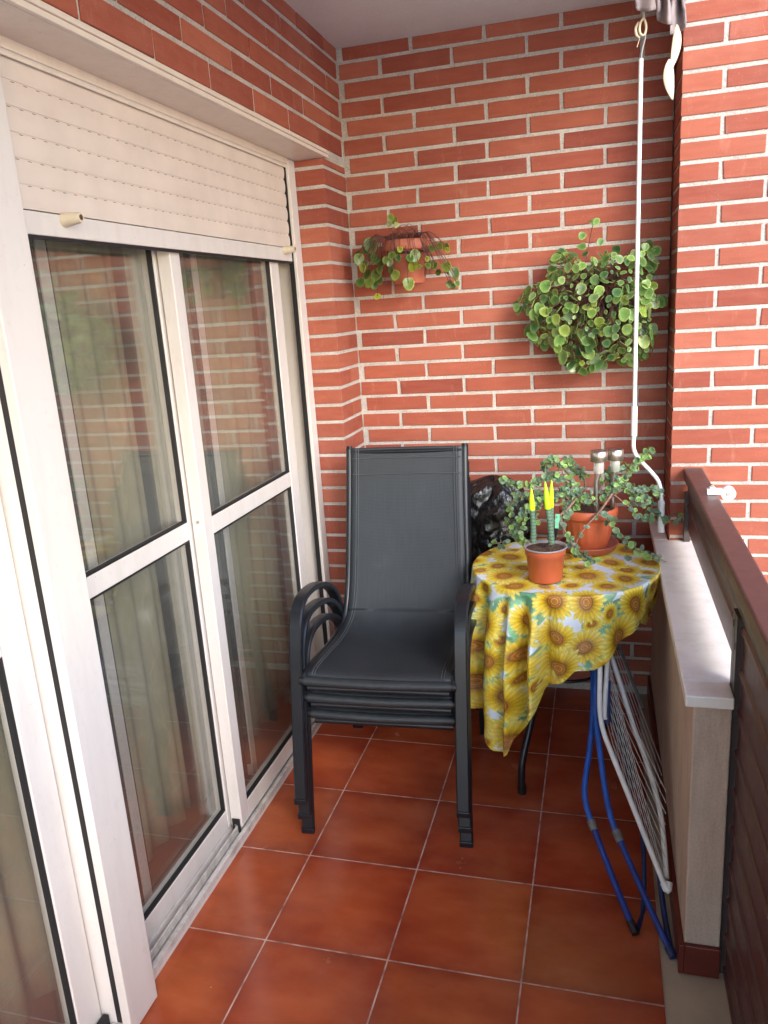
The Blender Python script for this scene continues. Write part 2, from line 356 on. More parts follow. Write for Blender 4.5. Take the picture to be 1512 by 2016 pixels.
# pillar
pw = BrickWall(); PXE, PYF = 1.115, -0.235
for k in range(-14, 44):
    z0 = ZB - PZ * (k + .8) + .0061; z1 = z0 + PZ - .0122
    if z1 < -0.3: continue
    jit = random.uniform(-.0006, .0006)
    first = 0.1155 if k % 2 == 0 else 0.240
    pw.b.box(PXE + jit, PXE + first - JW + .0005, PYF + jit, -0.003, z0, z1)
    for j in range(0, 5):
        a = first + .25 * j + JW; pw.brick(Vector((PXE, PYF, 0)), X, -Y, a, a + .25 - 2 * JW, z0, z1)
p0 = thing('brick_pillar', 'sunlit red brick pillar at the outer corner where the railing ends', 'pillar', (PXE + .1, PYF + .1, 0.6))
shift(pw.b, p0).obj('bricks', M['brick'], p0, bevel=0.0015, seg=1)
shift(MB().box(PXE + .003, 2.3, PYF + .004, 0.25, -0.6, 3.3), p0).obj('mortar', M['mortar'], p0)

# ------------------------------------------------------------------ floor, ceiling, outside ground, parapet
fl = MB().box(-0.19, 1.0355, -5.2, 0.02, -0.02, 0.0); tag(fl.obj('floor', M['tile']), kind='structure')
tag(MB().box(1.0357, 1.26, -5.2, 0.02, -0.03, -0.003).obj('floor_border', M['border']), kind='structure')
tag(MB().box(-0.25, 1.26, -5.2, 0.25, -0.35, -0.031).obj('balcony_slab', M['render']), kind='structure')
c = MB().box(-0.004, 1.111, -5.2, 0.003, 2.392, 2.62); tag(c.obj('ceiling', M['ceiling']), kind='structure')
tag(MB().box(-60, 120, -90, 90, -9.2, -9.0).obj('street', M['street']), kind='structure')
pp = thing('parapet_wall', 'low sand coloured parapet with pale marble capping beside the railing', 'parapet', (1.12, -0.66, 0))
shift(MB().box(1.083, 1.158, -1.325, -0.004, 0.0, 0.672), pp).obj('wall', M['render'], pp, bevel=0.004)
cap = MB().box(1.066, 1.1595, -1.336, -1.2635, 0.6725, 0.6985).box(1.066, 1.215, -1.2634, -0.238, 0.6725, 0.6985).box(1.066, 1.1125, -0.2378, -0.0045, 0.6725, 0.6985)
shift(cap, pp).obj('capping_stone', M['marble'], pp, bevel=0.003)
shift(MB().box(1.071, 1.0828, -1.337, -0.004, 0.0, 0.078).box(1.083, 1.158, -1.337, -1.3252, 0.0, 0.078), pp).obj('skirting', M['skirt'], pp, bevel=0.002)

# railing
rl = thing('railing', 'dark brown metal balcony railing with ribbed panels and flat top rail', 'railing', (1.18, -1.3, 0))
shift(MB().box(1.155, 1.212, -5.1, -0.2372, 0.906, 0.945), rl).obj('top_rail', M['brown'], rl, bevel=0.006, seg=3)
shift(MB().box(1.166, 1.186, -5.1, -0.262, 0.868, 0.9055), rl).obj('under_rail', M['browndark'], rl, bevel=0.002)
def ribpanel(y0, y1, z0, z1):
    prof = []; z = z0
    while z < z1 - 0.01:
        prof += [(0.0, z), (0.0, min(z + .072, z1)), (-.005, min(z + .077, z1)), (-.005, min(z + .087, z1)), (0.0, min(z + .092, z1))]; z += .092
    m = MB(); vs = []; n = len(prof)
    for yy in (y0, y1):
        for (dx, zz) in prof: vs.append((1.172 + dx, yy, zz))
        for (dx, zz) in prof[::-1]: vs.append((1.1745 + dx, yy, zz))
    N = 2 * n
    return m.add(vs, [(i, (i + 1) % N, N + (i + 1) % N, N + i) for i in range(N)] + [tuple(range(N))[::-1], tuple(range(N, 2 * N))])
shift(ribpanel(-1.262, -0.262, 0.737, 0.867), rl).obj('ribbed_panel', M['brown'], rl)
shift(ribpanel(-3.0, -1.318, -0.16, 0.867), rl).obj('ribbed_panel', M['brown'], rl)
shift(ribpanel(-5.0, -3.05, -0.16, 0.867), rl).obj('ribbed_panel', M['brown'], rl)
for (a, b, zz) in ((-1.289, -1.2645, (.84, .70, .56)), (-1.316, -1.292, (.80, .66, .44)), (-0.26, -0.239, None)):
    q = MB(); yy = (a + b) / 2
    for z in zz or (): q.box(1.1592, 1.1599, yy - .003, yy + .003, z - .007, z + .007)
    m = MB().box(1.160, 1.179, a, b, -0.16 if zz else 0.7, 0.867)
    if zz: m.plus(q, M['gasket'])
    shift(m, rl).obj('post', M['browndark'], rl)
# clothesline pulley on the rail
P = at(1408, 957, -0.60); py = P.y
pu = thing('clothesline_pulley', 'white plastic pulley clamped on the brown top rail', 'pulley', (1.19, py, 0.945))
shift(MB().box(1.182, 1.232, py - .010, py + .010, 0.9455, 0.962).box(1.188, 1.204, py - .008, py + .008, 0.9622, 0.967), pu).obj('bracket', M['pole'], pu, bevel=0.002)
def wheel(x, y, z, r, t, m):
    vs = []; n = 28
    for yy in (y - t / 2, y + t / 2):
        for k in range(n): vs.append((x + r * math.cos(2 * math.pi * k / n), yy, z + r * math.sin(2 * math.pi * k / n)))
    return m.add(vs, [(k, (k + 1) % n, n + (k + 1) % n, n + k) for k in range(n)] + [tuple(range(n))[::-1], tuple(range(n, 2 * n))])
mw = MB(); wheel(1.238, py - .009, .948, .0195, .003, mw); wheel(1.238, py + .009, .948, .0195, .003, mw)
shift(mw, pu).obj('cheek_plate', M['pole'], pu, bevel=0.001)
shift(wheel(1.238, py, .952, .0175, .012, MB()), pu).obj('wheel', M['pole'], pu)
shift(wheel(1.238, py - .0125, .948, .006, .003, MB()), pu).obj('bolt', M['steel'], pu)
shift(wheel(1.196, py, .969, .005, .010, MB()), pu).obj('clamp_screw', M['steel'], pu)

# ------------------------------------------------------------------ sliding door, shutter, curtains, room
dr = thing('sliding_door', 'white aluminium sliding glass door of two leaves with middle rails under the lowered shutter', 'door', (-0.14, -0.94, 0))
def part(mb, name, mat, parent, bevel=0.0, root=None, seg=2):
    r = root or parent; shift(mb, r)
    return mb.obj(name, mat, parent, bevel=bevel, seg=seg)
XF = -0.103
fr = MB()
fr.box(XF - .012, XF, -0.292, -0.237, 0, 2.006)                               # face of the far jamb
fr.box(-0.215, XF - .028, -0.264, -0.237, 0, 2.006)                           # jamb channel
fr.box(-0.215, XF - .006, -1.64, -0.2645, 1.985, 2.006)
fr.box(-0.215, -0.121, -1.64, -0.2645, 0.0, 0.012)
part(MB().box(-0.1345, -0.121, -1.64, -0.2645, 0.0122, 0.030), 'sill_lip', M['whitedirty'], dr, 0.001)
part(fr, 'frame', M['white'], dr, 0.002)
part(MB().box(XF - .0278, XF - .0122, -0.2925, -0.2645, 0.03, 2.005), 'shutter_groove', M['gasket'], dr)
part(MB().box(-0.153, -0.149, -1.64, -0.2645, 0.0122, 0.040), 'track', M['whitedirty'], dr, 0.001)
part(MB().box(-0.194, -0.190, -1.64, -0.2645, 0.0122, 0.040), 'track', M['whitedirty'], dr, 0.001)
def leaf(root, xf, xb, y0, y1, st0, st1, top=1.98, zb0=0.034, zb1=0.092, m0=0.938, m1=0.987, name='door_leaf'):
    """one sliding leaf: front face xf, back xb, from y0 (near) to y1 (far); stiles st0 near, st1 far"""
    m = MB()
    m.box(xb, xf, y0, y0 + st0, zb0, top); m.box(xb, xf, y1 - st1, y1, zb0, top)
    a, b = y0 + st0 + .0005, y1 - st1 - .0005
    m.box(xb, xf - .001, a, b, zb0, zb1).box(xb, xf - .001, a, b, m0, m1).box(xb, xf - .001, a, b, top - .055, top)
    lf = part(m, name, M['white'], root, 0.0025)
    g = MB(); t = .006
    for (z0, z1) in ((zb1, m0), (m1, top - .055)):
        g.box(xf - .016, xf - .004, a, a + t, z0, z1).box(xf - .016, xf - .004, b - t, b, z0, z1)
        g.box(xf - .016, xf - .004, a + t, b - t, z0, z0 + t).box(xf - .016, xf - .004, a + t, b - t, z1 - t, z1)
    gk = g; shift(gk, root); o = gk.obj('gasket', M['gasket'], lf); 
    for (z0, z1) in ((zb1, m0), (m1, top - .055)):
        p = MB().box(xf - .0175, xf - .0135, a - .003, b + .003, z0 - .003, z1 + .003); shift(p, root); p.obj('glass_pane', M['glass'], lf)
        p = MB().box(xf - .0295, xf - .0255, a - .003, b + .003, z0 - .003, z1 + .003); shift(p, root); p.obj('glass_pane', M['glass'], lf)
    return lf
L1 = leaf(dr, -0.135, -0.1715, -1.075, -0.380, 0.048, 0.066)
L2 = leaf(dr, -0.176, -0.2125, -1.632, -1.030, 0.05, 0.054)
rm = MB().box(-0.166, -0.141, -1.0795, -1.0755, 0.016, 0.062); part(rm, 'roller_block', M['gasket'], dr, 0.001)
part(MB().box(-0.158, -0.151, -1.081, -1.0796, 0.036, 0.045), 'roller_screw', M['steel'], dr)
sc_ = MB(); sc_.tube([(-0.153, -1.0752, 0.985), (-0.153, -1.0785, 0.985)], 0.0042, 12); part(sc_, 'screw', M['steel'], dr)
for (ya, yb) in ((-1.432, -1.399), (-0.772, -0.738), (-2.06, -2.02)):
    q = part(MB().box(-0.262, -0.240, ya, yb, 0.0, 2.0), 'inner_stile', M['white'], dr, 0.002)
    part(MB().box(-0.258, -0.244, yb + .0005, yb + .008, 0.05, 1.99), 'inner_gasket', M['gasket'], q, root=dr)
    part(MB().box(-0.258, -0.244, ya - .012, ya - .0005, 0.05, 1.99), 'inner_gasket', M['gasket'], q, root=dr)
# central mullion that carries both shutters
MX, MY0, MY1 = -0.088, -1.745, -1.642
mu = thing('door_mullion', 'broad white aluminium post between the two glass door bays', 'door post', (-0.12, -1.69, 0))
part(MB().box(-0.11, MX, MY0, MY1, 0.004, 2.006), 'post_face', M['white'], mu, 0.002)
part(MB().box(-0.215, -0.124, MY0 + .003, MY1 - .003, 0.0, 2.006), 'post_core', M['white'], mu, 0.002)
part(MB().box(-0.1238, -0.1102, MY0 + .002, MY1 - .002, 0.03, 2.006), 'shutter_groove', M['gasket'], mu)
# nearer bay
d2 = thing('sliding_door', 'white glass door bay nearest the viewer, cut by the left picture edge', 'door', (-0.14, -2.4, 0))
f2 = MB().box(-0.215, XF - .006, -3.15, MY0 - .001, 1.985, 2.006).box(-0.215, -0.121, -3.15, MY0 - .001, 0.0, 0.012).box(-0.1345, -0.121, -3.15, MY0 - .001, 0.0122, 0.030).box(-0.215, XF, -3.2, -3.151, 0, 2.006)
part(f2, 'frame', M['white'], d2, 0.002)
part(MB().box(-0.149, -0.145, -3.15, MY0 - .001, 0.0122, 0.040), 'track', M['whitedirty'], d2, 0.001)
part(MB().box(-0.154, -0.14, MY0 - .03, MY0 - .0015, 0.0125, 0.05), 'roller_block', M['gasket'], d2, 0.001)
leaf(d2, -0.158, -0.1945, -2.45, MY0 - .002, 0.06, 0.068)
leaf(d2, -0.199, -0.2145, -3.148, -2.40, 0.06, 0.06)

# lintel underside and drip moulding
so_ = thing('shutter_box_cover', 'cream panel and edge moulding under the brick lintel above the shutter', 'lintel panel', (-0.05, -1.0, 2.01))
part(MB().box(-0.104, -0.0005, -5.15, -0.2372, 2.0072, 2.0116), 'soffit_panel', M['soffit'], so_)
dm = MB().box(-0.0004, 0.010, -5.15, -0.207, 2.0075, 2.0185).box(-0.0004, 0.0145, -5.15, -0.207, 2.0187, 2.0262).box(-0.0004, 0.006, -5.15, -0.207, 2.0264, 2.0345)
part(dm, 'edge_moulding', M['soffit'], so_, 0.0015)
part(MB().box(-0.110, -0.1043, -1.64, -0.293, 1.988, 2.0115).box(-0.1145, -0.1102, -1.64, -0.293, 1.979, 2.0115), 'brush_strip', M['soffit'], so_, 0.001)
# roller shutter: curved slats with slots
rs = thing('roller_shutter', 'cream roller shutter lowered a little over the glass door', 'shutter', (-0.12, -0.94, 1.68))
SY0, SY1 = -1.640, -0.300
sm = MB(); slots = MB(); zt = 1.727; P_ = 0.0435
for i in range(8):
    z0 = zt + i * P_; prof = []
    for j in range(9):
        t = j / 8; prof.append((-0.1205 + 0.0030 * math.sin(math.pi * t) ** 0.8, z0 + .0012 + t * (P_ - .0042)))
    if z0 + P_ > 2.03: break
    vs = []; y0 = SY0; y1 = SY1 + random.uniform(-.0015, .0015)
    for yy in (y0, y1):
        for (x, z) in prof: vs.append((x, yy, z))
        for (x, z) in prof[::-1]: vs.append((x - .007, yy, z))
    N = 18; sm.add(vs, [(a, (a + 1) % N, N + (a + 1) % N, N + a) for a in range(N)] + [tuple(range(N))[::-1], tuple(range(N, 2 * N))])
    sm.box(-0.1275, -0.1222, y0, y1, z0 + P_ - .0032, z0 + P_ + .0012)     # link between slats
    yy = SY0 + .03 + (i % 2) * .012
    while yy < SY1 - .03:
        slots.box(-0.1221, -0.1216, yy, yy + .009, z0 + P_ - .0021, z0 + P_ - .0010); yy += .0335
part(sm.plus(slots, M['slotdark']), 'slat_curtain', M['cream'], rs)
part(MB().box(-0.129, -0.1165, SY0, SY1 + .003, 1.6835, 1.7255), 'bottom_bar', M['white'], rs, 0.002)
part(MB().box(-0.127, -0.119, SY0, SY1, 1.677, 1.6832), 'rubber_seal', M['gasket'], rs)
for yy in (-1.495, -0.365):
    m = MB().tube([(-0.1164, yy, 1.716), (-0.104, yy, 1.7165), (-0.0775, yy, 1.718)], [0.0135, 0.0125, 0.0095], 20)
    q = part(m, 'stopper', M['plug'], rs)
    part(MB().tube([(-0.0774, yy, 1.718), (-0.0770, yy, 1.718)], [0.0055, 0.0055], 16), 'stopper_hole', M['floorint'], q, root=rs)

# room behind the glass
rw = MB().box(-3.2, -3.1, -5.2, 0.25, 0, 2.6).box(-3.1, -0.2505, 0.1, 0.25, 0, 2.6).box(-3.1, -0.2505, -5.2, -5.1, 0, 2.6)
tag(rw.obj('room_wall', M['wallint']), 'beige inner wall of the room seen dimly through the glass', 'wall')
tag(MB().box(-3.1, -0.216, -5.1, 0.0995, -0.02, 0.0).obj('room_floor', M['floorint']), kind='structure')
tag(MB().box(-3.1, -0.2505, -5.1, 0.0995, 2.45, 2.6).obj('room_ceiling', M['ceiling']), kind='structure')
def curtain_mat():
    k = NT('olive_voile'); v = k.obj(); k.t.nodes.remove(k.b)
    mp = k.n('Mapping'); mp.inputs['Scale'].default_value = (1, 1, .35); k.l(v, mp.inputs[0])
    nz = k.noise(mp.outputs[0], 40, 3); weave = k.noise(v, 900, 1)
    col = k.mix(0.3, rgb(190, 182, 152), k.ramp(nz.outputs[0], [(0.3, rgb(160, 152, 122)), (0.7, rgb(208, 200, 172))]))
    # fine embroidered sprigs
    w1 = k.n('TexWave', wave_type='BANDS', bands_direction='Y'); w1.inputs['Scale'].default_value = 2.4; w1.inputs['Distortion'].default_value = 2.5; w1.inputs['Detail'].default_value = 3; w1.inputs['Detail Scale'].default_value = 3; k.l(v, w1.inputs[0])
    line = k.math('GREATER_THAN', w1.outputs['Fac'], 0.9965)
    col = k.mix(k.math('MULTIPLY', line, 0.15), col, rgb(235, 226, 190))
    df = k.n('BsdfDiffuse'); tl = k.n('BsdfTranslucent'); tp = k.n('BsdfTransparent'); k.l(col, df.inputs[0]); k.l(col, tl.inputs[0])
    m1 = k.n('MixShader'); m1.inputs[0].default_value = 0.35; k.l(df.outputs[0], m1.inputs[1]); k.l(tl.outputs[0], m1.inputs[2])
    m2 = k.n('MixShader'); k.l(k.math('MULTIPLY', weave.outputs[0], 0.35), m2.inputs[0]); k.l(m1.outputs[0], m2.inputs[1]); k.l(tp.outputs[0], m2.inputs[2]); k.l(m2.outputs[0], k.out.inputs[0])
    return k.m
M['voile'] = curtain_mat()
def curtain(y0, y1, x, zb, label, amp=.013, pleat=.085, ph=0.0):
    n = int((y1 - y0) / .006); m = 14; vs = []
    for i in range(n + 1):
        y = y0 + (y1 - y0) * i / n
        for j in range(m + 1):
            t = j / m; a = amp * (0.65 + .35 * t)
            xx = x + a * math.sin(2 * math.pi * y / pleat + ph + .6 * math.sin(y * 9 + ph) + .35 * math.sin(t * 3 + y * 3)) + .3 * a * math.sin(y * 41 + ph)
            vs.append((xx, y, 2.3 + (zb - 2.3) * t))
    fs = [(i * (m + 1) + j, (i + 1) * (m + 1) + j, (i + 1) * (m + 1) + j + 1, i * (m + 1) + j + 1) for i in range(n) for j in range(m)]
    o = MB().add(vs, fs, True).obj('curtain', M['voile']); tag(o, label, 'curtain')
    sd = o.modifiers.new('thickness', 'SOLIDIFY'); sd.thickness = 0.0008
    return o
curtain(-1.00, -0.27, -0.31, 0.05, 'olive voile curtain behind the far leaf of the glass door', ph=.4, pleat=.10)
curtain(-1.64, -1.03, -0.33, 0.05, 'olive voile curtain behind the middle leaf of the glass door', ph=1.3, pleat=.085)
curtain(-2.60, -1.68, -0.32, 0.05, 'olive voile curtain behind the door bay nearest the viewer', ph=2.1, pleat=.09)
# white profile pieces stacked on the floor behind the chairs
sk = thing('floor_profile', 'short white profile lying at the foot of the far brick jamb behind the chairs', 'profile', (-0.05, -0.26, 0))
part(MB().box(-0.117, -0.03, -0.262, -0.2372, 0.001, 0.05), 'channel', M['white'], sk, 0.003)
part(MB().box(-0.024, -0.018, -0.285, -0.2372, 0.001, 0.06).box(-0.006, 0.0, -0.285, -0.2372, 0.001, 0.06), 'flange', M['white'], sk, 0.001)

# ------------------------------------------------------------------ stacked chairs
def sling_mat():
    k = NT('charcoal_mesh_fabric'); v = k.obj()
    wv = []
    for ax in ('X', 'Y', 'Z'):
        t = k.n('TexWave', wave_type='BANDS', bands_direction=ax); t.inputs['Scale'].default_value = 110; k.l(v, t.inputs[0]); wv.append(t.outputs['Fac'])
    h = k.math('MULTIPLY', wv[0], k.math('MAXIMUM', wv[1], wv[2])); nz = k.noise(v, 5, 6, 0.65)
    mp = k.n('Mapping'); mp.inputs['Scale'].default_value = (40, 2, 2); k.l(v, mp.inputs[0]); st = k.noise(mp.outputs[0], 6, 4)
    base = k.ramp(nz.outputs[0], [(0.3, rgb(27, 32, 37)), (0.6, rgb(40, 46, 52)), (0.8, rgb(62, 67, 72))])
    c = k.mix(0.3, base, k.ramp(st.outputs[0], [(0.3, rgb(26, 29, 33)), (0.7, rgb(54, 60, 66))]))
    c = k.mix(0.25, c, k.ramp(h, [(0, rgb(18, 20, 23)), (1, rgb(60, 66, 72))]))
    k.l(c, k.b.inputs['Base Color']); k.b.inputs['Roughness'].default_value = 0.55; k.bump(h, 0.25, 0.0006); return k.m
M['sling'] = sling_mat(); M['hem'] = plain('charcoal_hem', rgb(36, 40, 44), 0.45, noise=0.12, scale=50); M['stitch'] = plain('pale_stitching', rgb(74, 76, 80), 0.7)
SIDE = [(0.0, 0.0), (0.035, 0.20), (0.07, 0.40), (0.088, 0.485), (0.105, 0.53), (0.135, 0.562), (0.18, 0.578), (0.26, 0.574), (0.34, 0.556), (0.41, 0.528), (0.475, 0.483), (0.52, 0.42), (0.548, 0.34), (0.575, 0.22), (0.61, 0.0)]
RAIL = [(0.062, 0.366), (0.075, 0.376), (0.11, 0.378), (0.22, 0.366), (0.34, 0.352), (0.43, 0.350), (0.49, 0.366), (0.53, 0.405), (0.558, 0.46), (0.585, 0.54), (0.625, 0.70), (0.665, 0.86), (0.682, 0.926)]
def make_chair(label):
    root = thing('stacking_chair', label, 'chair', (0, 0, 0), 0, 'charcoal stacking chairs piled by the door')
    for s in (-1, 1):
        pts = smoothpath([(s * .2385 , y, z) for y, z in SIDE], 5)
        lg = MB().strap(pts, 0.037, 0.017).obj('leg_and_armrest', M['charcoal'], root)
        r = smoothpath([(s * (.218 - .019 * min(1, max(0, (y - .45) / .2))), y, z) for y, z in RAIL], 5)
        MB().tube(r, 0.0115, 12).obj('side_rail', M['charcoal'], root)
        MB().tube([(s * .212, .0605, .3655), (s * .226, .0605, .3655)], 0.0135, 12).obj('end_cap', M['black'], root)
        MB().box(s * .2385 - .0189, s * .2385 + .0189, -.0100, .0092, 0.0, 0.018).obj('foot_cap', M['charcoal'], lg, bevel=.002)
    P3 = smoothpath([(0, y, z) for y, z in RAIL], 6); vs = []; n = 24; m = len(P3)
    for i, p in enumerate(P3):
        hw = .211 - .019 * min(1, max(0, (p.y - .45) / .2))
        for j in range(n + 1):
            u = j / n * 2 - 1; sag = .010 * (1 - u * u) * math.sin(math.pi * min(1, i / (m * .55))) if i < m * .55 else 0.006 * (1 - u * u)
            if i < m * .55: vs.append((u * hw, p.y, p.z + .011 - sag))
            else: vs.append((u * hw, p.y + sag * .8 - .009, p.z + .004))
    SL = MB().add(vs, [(i * (n + 1) + j, i * (n + 1) + j + 1, (i + 1) * (n + 1) + j + 1, (i + 1) * (n + 1) + j) for i in range(m - 1) for j in range(n)], True)
    # rolled front hem, hem at the top, stitched edges
    MB().tube(smoothpath([(-.212, .0585, .3665), (-.1, .0575, .3635), (0, .057, .362), (.1, .0575, .3635), (.212, .0585, .3665)], 5), 0.0145, 12).obj('front_hem', M['hem'], root)
    MB().tube([(-.206, .0625, .344), (.206, .0625, .344)], 0.010, 10).obj('front_tube', M['charcoal'], root)
    st = MB()
    for s in (-1, 1):
        for d in (.020, .028):
            pts = []
            for i, p in enumerate(P3[2:]):
                hw = .211 - .019 * min(1, max(0, (p.y - .45) / .2)); bk = (i + 2) >= m * .55
                pts.append((s * (hw - d), p.y - (.0115 if bk else 0), p.z + (.004 if bk else .0135)))
            st.tube(pts, 0.0003, 4)
    for zz, yy in ((.893, .6595), (.864, .652)):
        pass
    hem = MB()                                          # double hem across the top of the back
    for pA in (P3[-8], P3[-5]):
        hem.tube([(-.188, pA.y - .0125, pA.z + .004), (0, pA.y - .0075, pA.z + .004), (.188, pA.y - .0125, pA.z + .004)], 0.0003, 4)
    st.add(hem.v, hem.f, False)
    sl_ = SL.plus(st, M['stitch']).obj('sling_seat', M['sling'], root)
    sd = sl_.modifiers.new('thickness', 'SOLIDIFY'); sd.thickness = 0.0016; sd.offset = -1
    MB().tube([(-.198, .676, .915), (.198, .676, .915)], 0.0075, 10).obj('top_tube', M['charcoal'], root)
    for s in (-1, 1):
        MB().tube([(s * .199, .681, .922), (s * .199, .685, .934)], [.0125, .010], 12).obj('top_cap', M['black'], root)
    MB().tube([(-.225, .545, .30), (.225, .545, .30)], 0.009, 10).obj('rear_stretcher', M['charcoal'], root)
    return root
bpy.context.view_layer.update()
chair = make_chair('lowest of the three stacked charcoal mesh chairs, feet on the tiles')
labels = ['middle one of the three stacked charcoal mesh chairs', 'topmost charcoal mesh chair of the stack, its whole seat and back showing']
kids = [q for q in SC.collection.objects if q.parent == chair]
def place(r, i): r.location = (0.290 + .001 * i, -1.006 - .018 * i, .062 * i); r.rotation_euler = (0, 0, R_(2.9))
place(chair, 0)
for i in (1, 2):
    r = chair.copy(); SC.collection.objects.link(r); r['label'] = labels[i - 1]; place(r, i)
    for q in kids:
        c_ = q.copy(); SC.collection.objects.link(c_); c_.parent = r
        for g_ in [z for z in SC.collection.objects if z.parent == q]:
            d_ = g_.copy(); SC.collection.objects.link(d_); d_.parent = c_

# ------------------------------------------------------------------ table and sunflower cloth
TC = (.785, -.52); TR = .280; TZ = .700
tb = thing('garden_table', 'small round dark metal table hidden under the sunflower cloth', 'table', (TC[0], TC[1], 0))
MB().lathe([(0, .676), (TR - .012, .676), (TR - .004, .682), (TR - .002, .692), (TR - .010, .698), (0, .698)], n=64).obj('tabletop', M['charcoal'], tb)
for a in (-122.5, -32, 58, 148):
    d = Vector((math.cos(R_(a)), math.sin(R_(a)), 0)); pts = [d * r + Vector((0, 0, z)) for r, z in ((.13, .672), (.12, .50), (.135, .36), (.185, .22), (.225, .12), (.235, .06), (.232, .012))]
    pts = smoothpath(pts, 5); MB().tube(pts, 0.0115, 12).obj('leg', M['charcoal'], tb)
    MB().tube([d * .232 + Vector((0, 0, .03)), d * .232 + Vector((0, 0, .0))], 0.0135, 12).obj('foot_cap', M['black'], tb)
MB().lathe([(.118, .36), (.124, .366), (.130, .36), (.124, .354), (.118, .36)], n=48).obj('brace_ring', M['charcoal'], tb)
def tablecloth():
    nt_, ntop, nh = 960, 70, 130
    ang = np.array([-200, -180, -165, -158, -150, -141, -135, -131, -127, -121.6, -117, -115, -111, -107, -102, -99, -92, -82, -72, -65, -56, -48, -36, -24, -15, -5, 10, 25, 50, 80, 110, 140, 160])
    drp = np.array([.22, .30, .36, .38, .425, .43, .47, .50, .52, .530, .505, .46, .43, .385, .345, .30, .262, .225, .22, .185, .16, .142, .105, .066, .034, .04, .16, .25, .27, .22, .18, .20, .22])
    th = np.linspace(0, 2 * np.pi, nt_, endpoint=False); deg = np.degrees(th); deg = np.where(deg > 160, deg - 360, deg)
    D = np.interp(deg, ang, drp)
    # folds: pleats at the left front, gentle waves elsewhere
    def g(c, wd, a): return a * np.exp(-((deg - c) / wd) ** 2)
    fold = (g(-150, 5, .020) - g(-142, 4.5, .018) + g(-132, 5, .022) - g(-123.5, 3.0, .012) + g(-118, 3.2, .026) - g(-110.5, 3.0, .026) + g(-104, 3.2, .024) - g(-97.5, 3.5, .022) + g(-89, 4, .012) - g(-80, 4, .012) + g(-68, 7, .012) - g(-55, 5, .016) + g(-46, 4, .006)
            + .006 * np.sin(np.radians(deg) * 17 + 1) + .003 * np.sin(np.radians(deg) * 31))
    rightside = np.clip((deg + 60) / 30, 0, 1) * np.clip((60 - deg) / 40, 0, 1)
    back = np.clip((deg - 20) / 40, 0, 1)
    V = []; RHO = []
    er = .008; Rr = TR + .002
    for j in range(1, ntop + 1):
        rho = Rr * (j / ntop) ** .8
        z = TZ + .0015 + 0 * th; r = rho + 0 * th
        V.append(np.stack([TC[0] + r * np.cos(th), TC[1] + r * np.sin(th), z + .0007 * np.sin(r * 60 + th * 5) * (r / Rr)], 1)); RHO.append(r)
    for j in range(1, nh + 1):
        s = D * (j / nh)
        arc = np.clip(s / (er * 1.57), 0, 1)
        k = np.clip((s - .012) / .18, 0, 1) ** .8
        flare = .006 + .02 * np.clip(s / .4, 0, 1)
        r = Rr + er * np.sin(arc * 1.57) * .6 + (flare * k * (1 - rightside)) + fold * k * (1 - .85 * rightside) * np.where(deg < -95, 1.7, 1.15) + .003 * np.sin(s * 30 + th * 9) * k * (1 - rightside)
        # the cloth corner swings inward at the tip
        r = r - rightside * .012 * k
        z = TZ + .0015 - np.where(s < er * 1.57, er * (1 - np.cos(arc * 1.57)), er + (s - er * 1.57)) * 1.0
        tw = fold * k * .35 * np.sin(s * 6)
        V.append(np.stack([TC[0] + r * np.cos(th + tw), TC[1] + r * np.sin(th + tw), z], 1)); RHO.append(Rr + s)
    V = np.concatenate(V); RHO = np.concatenate(RHO); TH = np.tile(th, ntop + nh)
    rows = ntop + nh
    idx = np.arange(rows * nt_).reshape(rows, nt_); nx = np.roll(idx, -1, 1)
    F = np.stack([idx[:-1], idx[1:], nx[1:], nx[:-1]], -1).reshape(-1, 4)
    # centre vertex fan
    cverts = np.array([[TC[0], TC[1], TZ + .0015]]); V = np.concatenate([V, cverts]); RHO = np.append(RHO, 0); TH = np.append(TH, 0)
    N = len(V)
    tri = [(int(i), int(j), N - 1) for i, j in zip(idx[0], nx[0])]
    # -------- printed pattern
    rng = np.random.default_rng(11)
    col = np.tile(np.array([0.74, 0.82, 0.95]), (N, 1)); hsh = lambda x: np.modf(np.abs(np.sin(x * 12.9898) * 43758.5453))[0]
    px_, py_ = RHO * np.cos(TH), RHO * np.sin(TH)
    col *= (1 - .05 * (.5 + .5 * np.sin(px_ * 55) * np.sin(py_ * 47)))[:, None]
    def local(r0, t0):
        dth = (TH - t0 + np.pi) % (2 * np.pi) - np.pi
        re = (np.minimum(RHO, Rr) + min(r0, Rr)) / 2 * 1.04
        a = np.stack([dth * re, RHO - r0], 1)
        b = np.stack([px_ - r0 * math.cos(t0), py_ - r0 * math.sin(t0)], 1)
        if r0 < .15:
            rot = math.pi / 2 - t0; c, s = math.cos(-rot + math.pi / 2 - math.pi / 2), 0
            return b
        e = np.array([[-math.sin(t0), math.cos(t0)], [math.cos(t0), math.sin(t0)]])
        # unrolled polar coordinates stay continuous over the table edge
        return a
    def mixc(mask_w, c, ids): col[ids] = col[ids] * (1 - mask_w[:, None]) + c * mask_w[:, None]
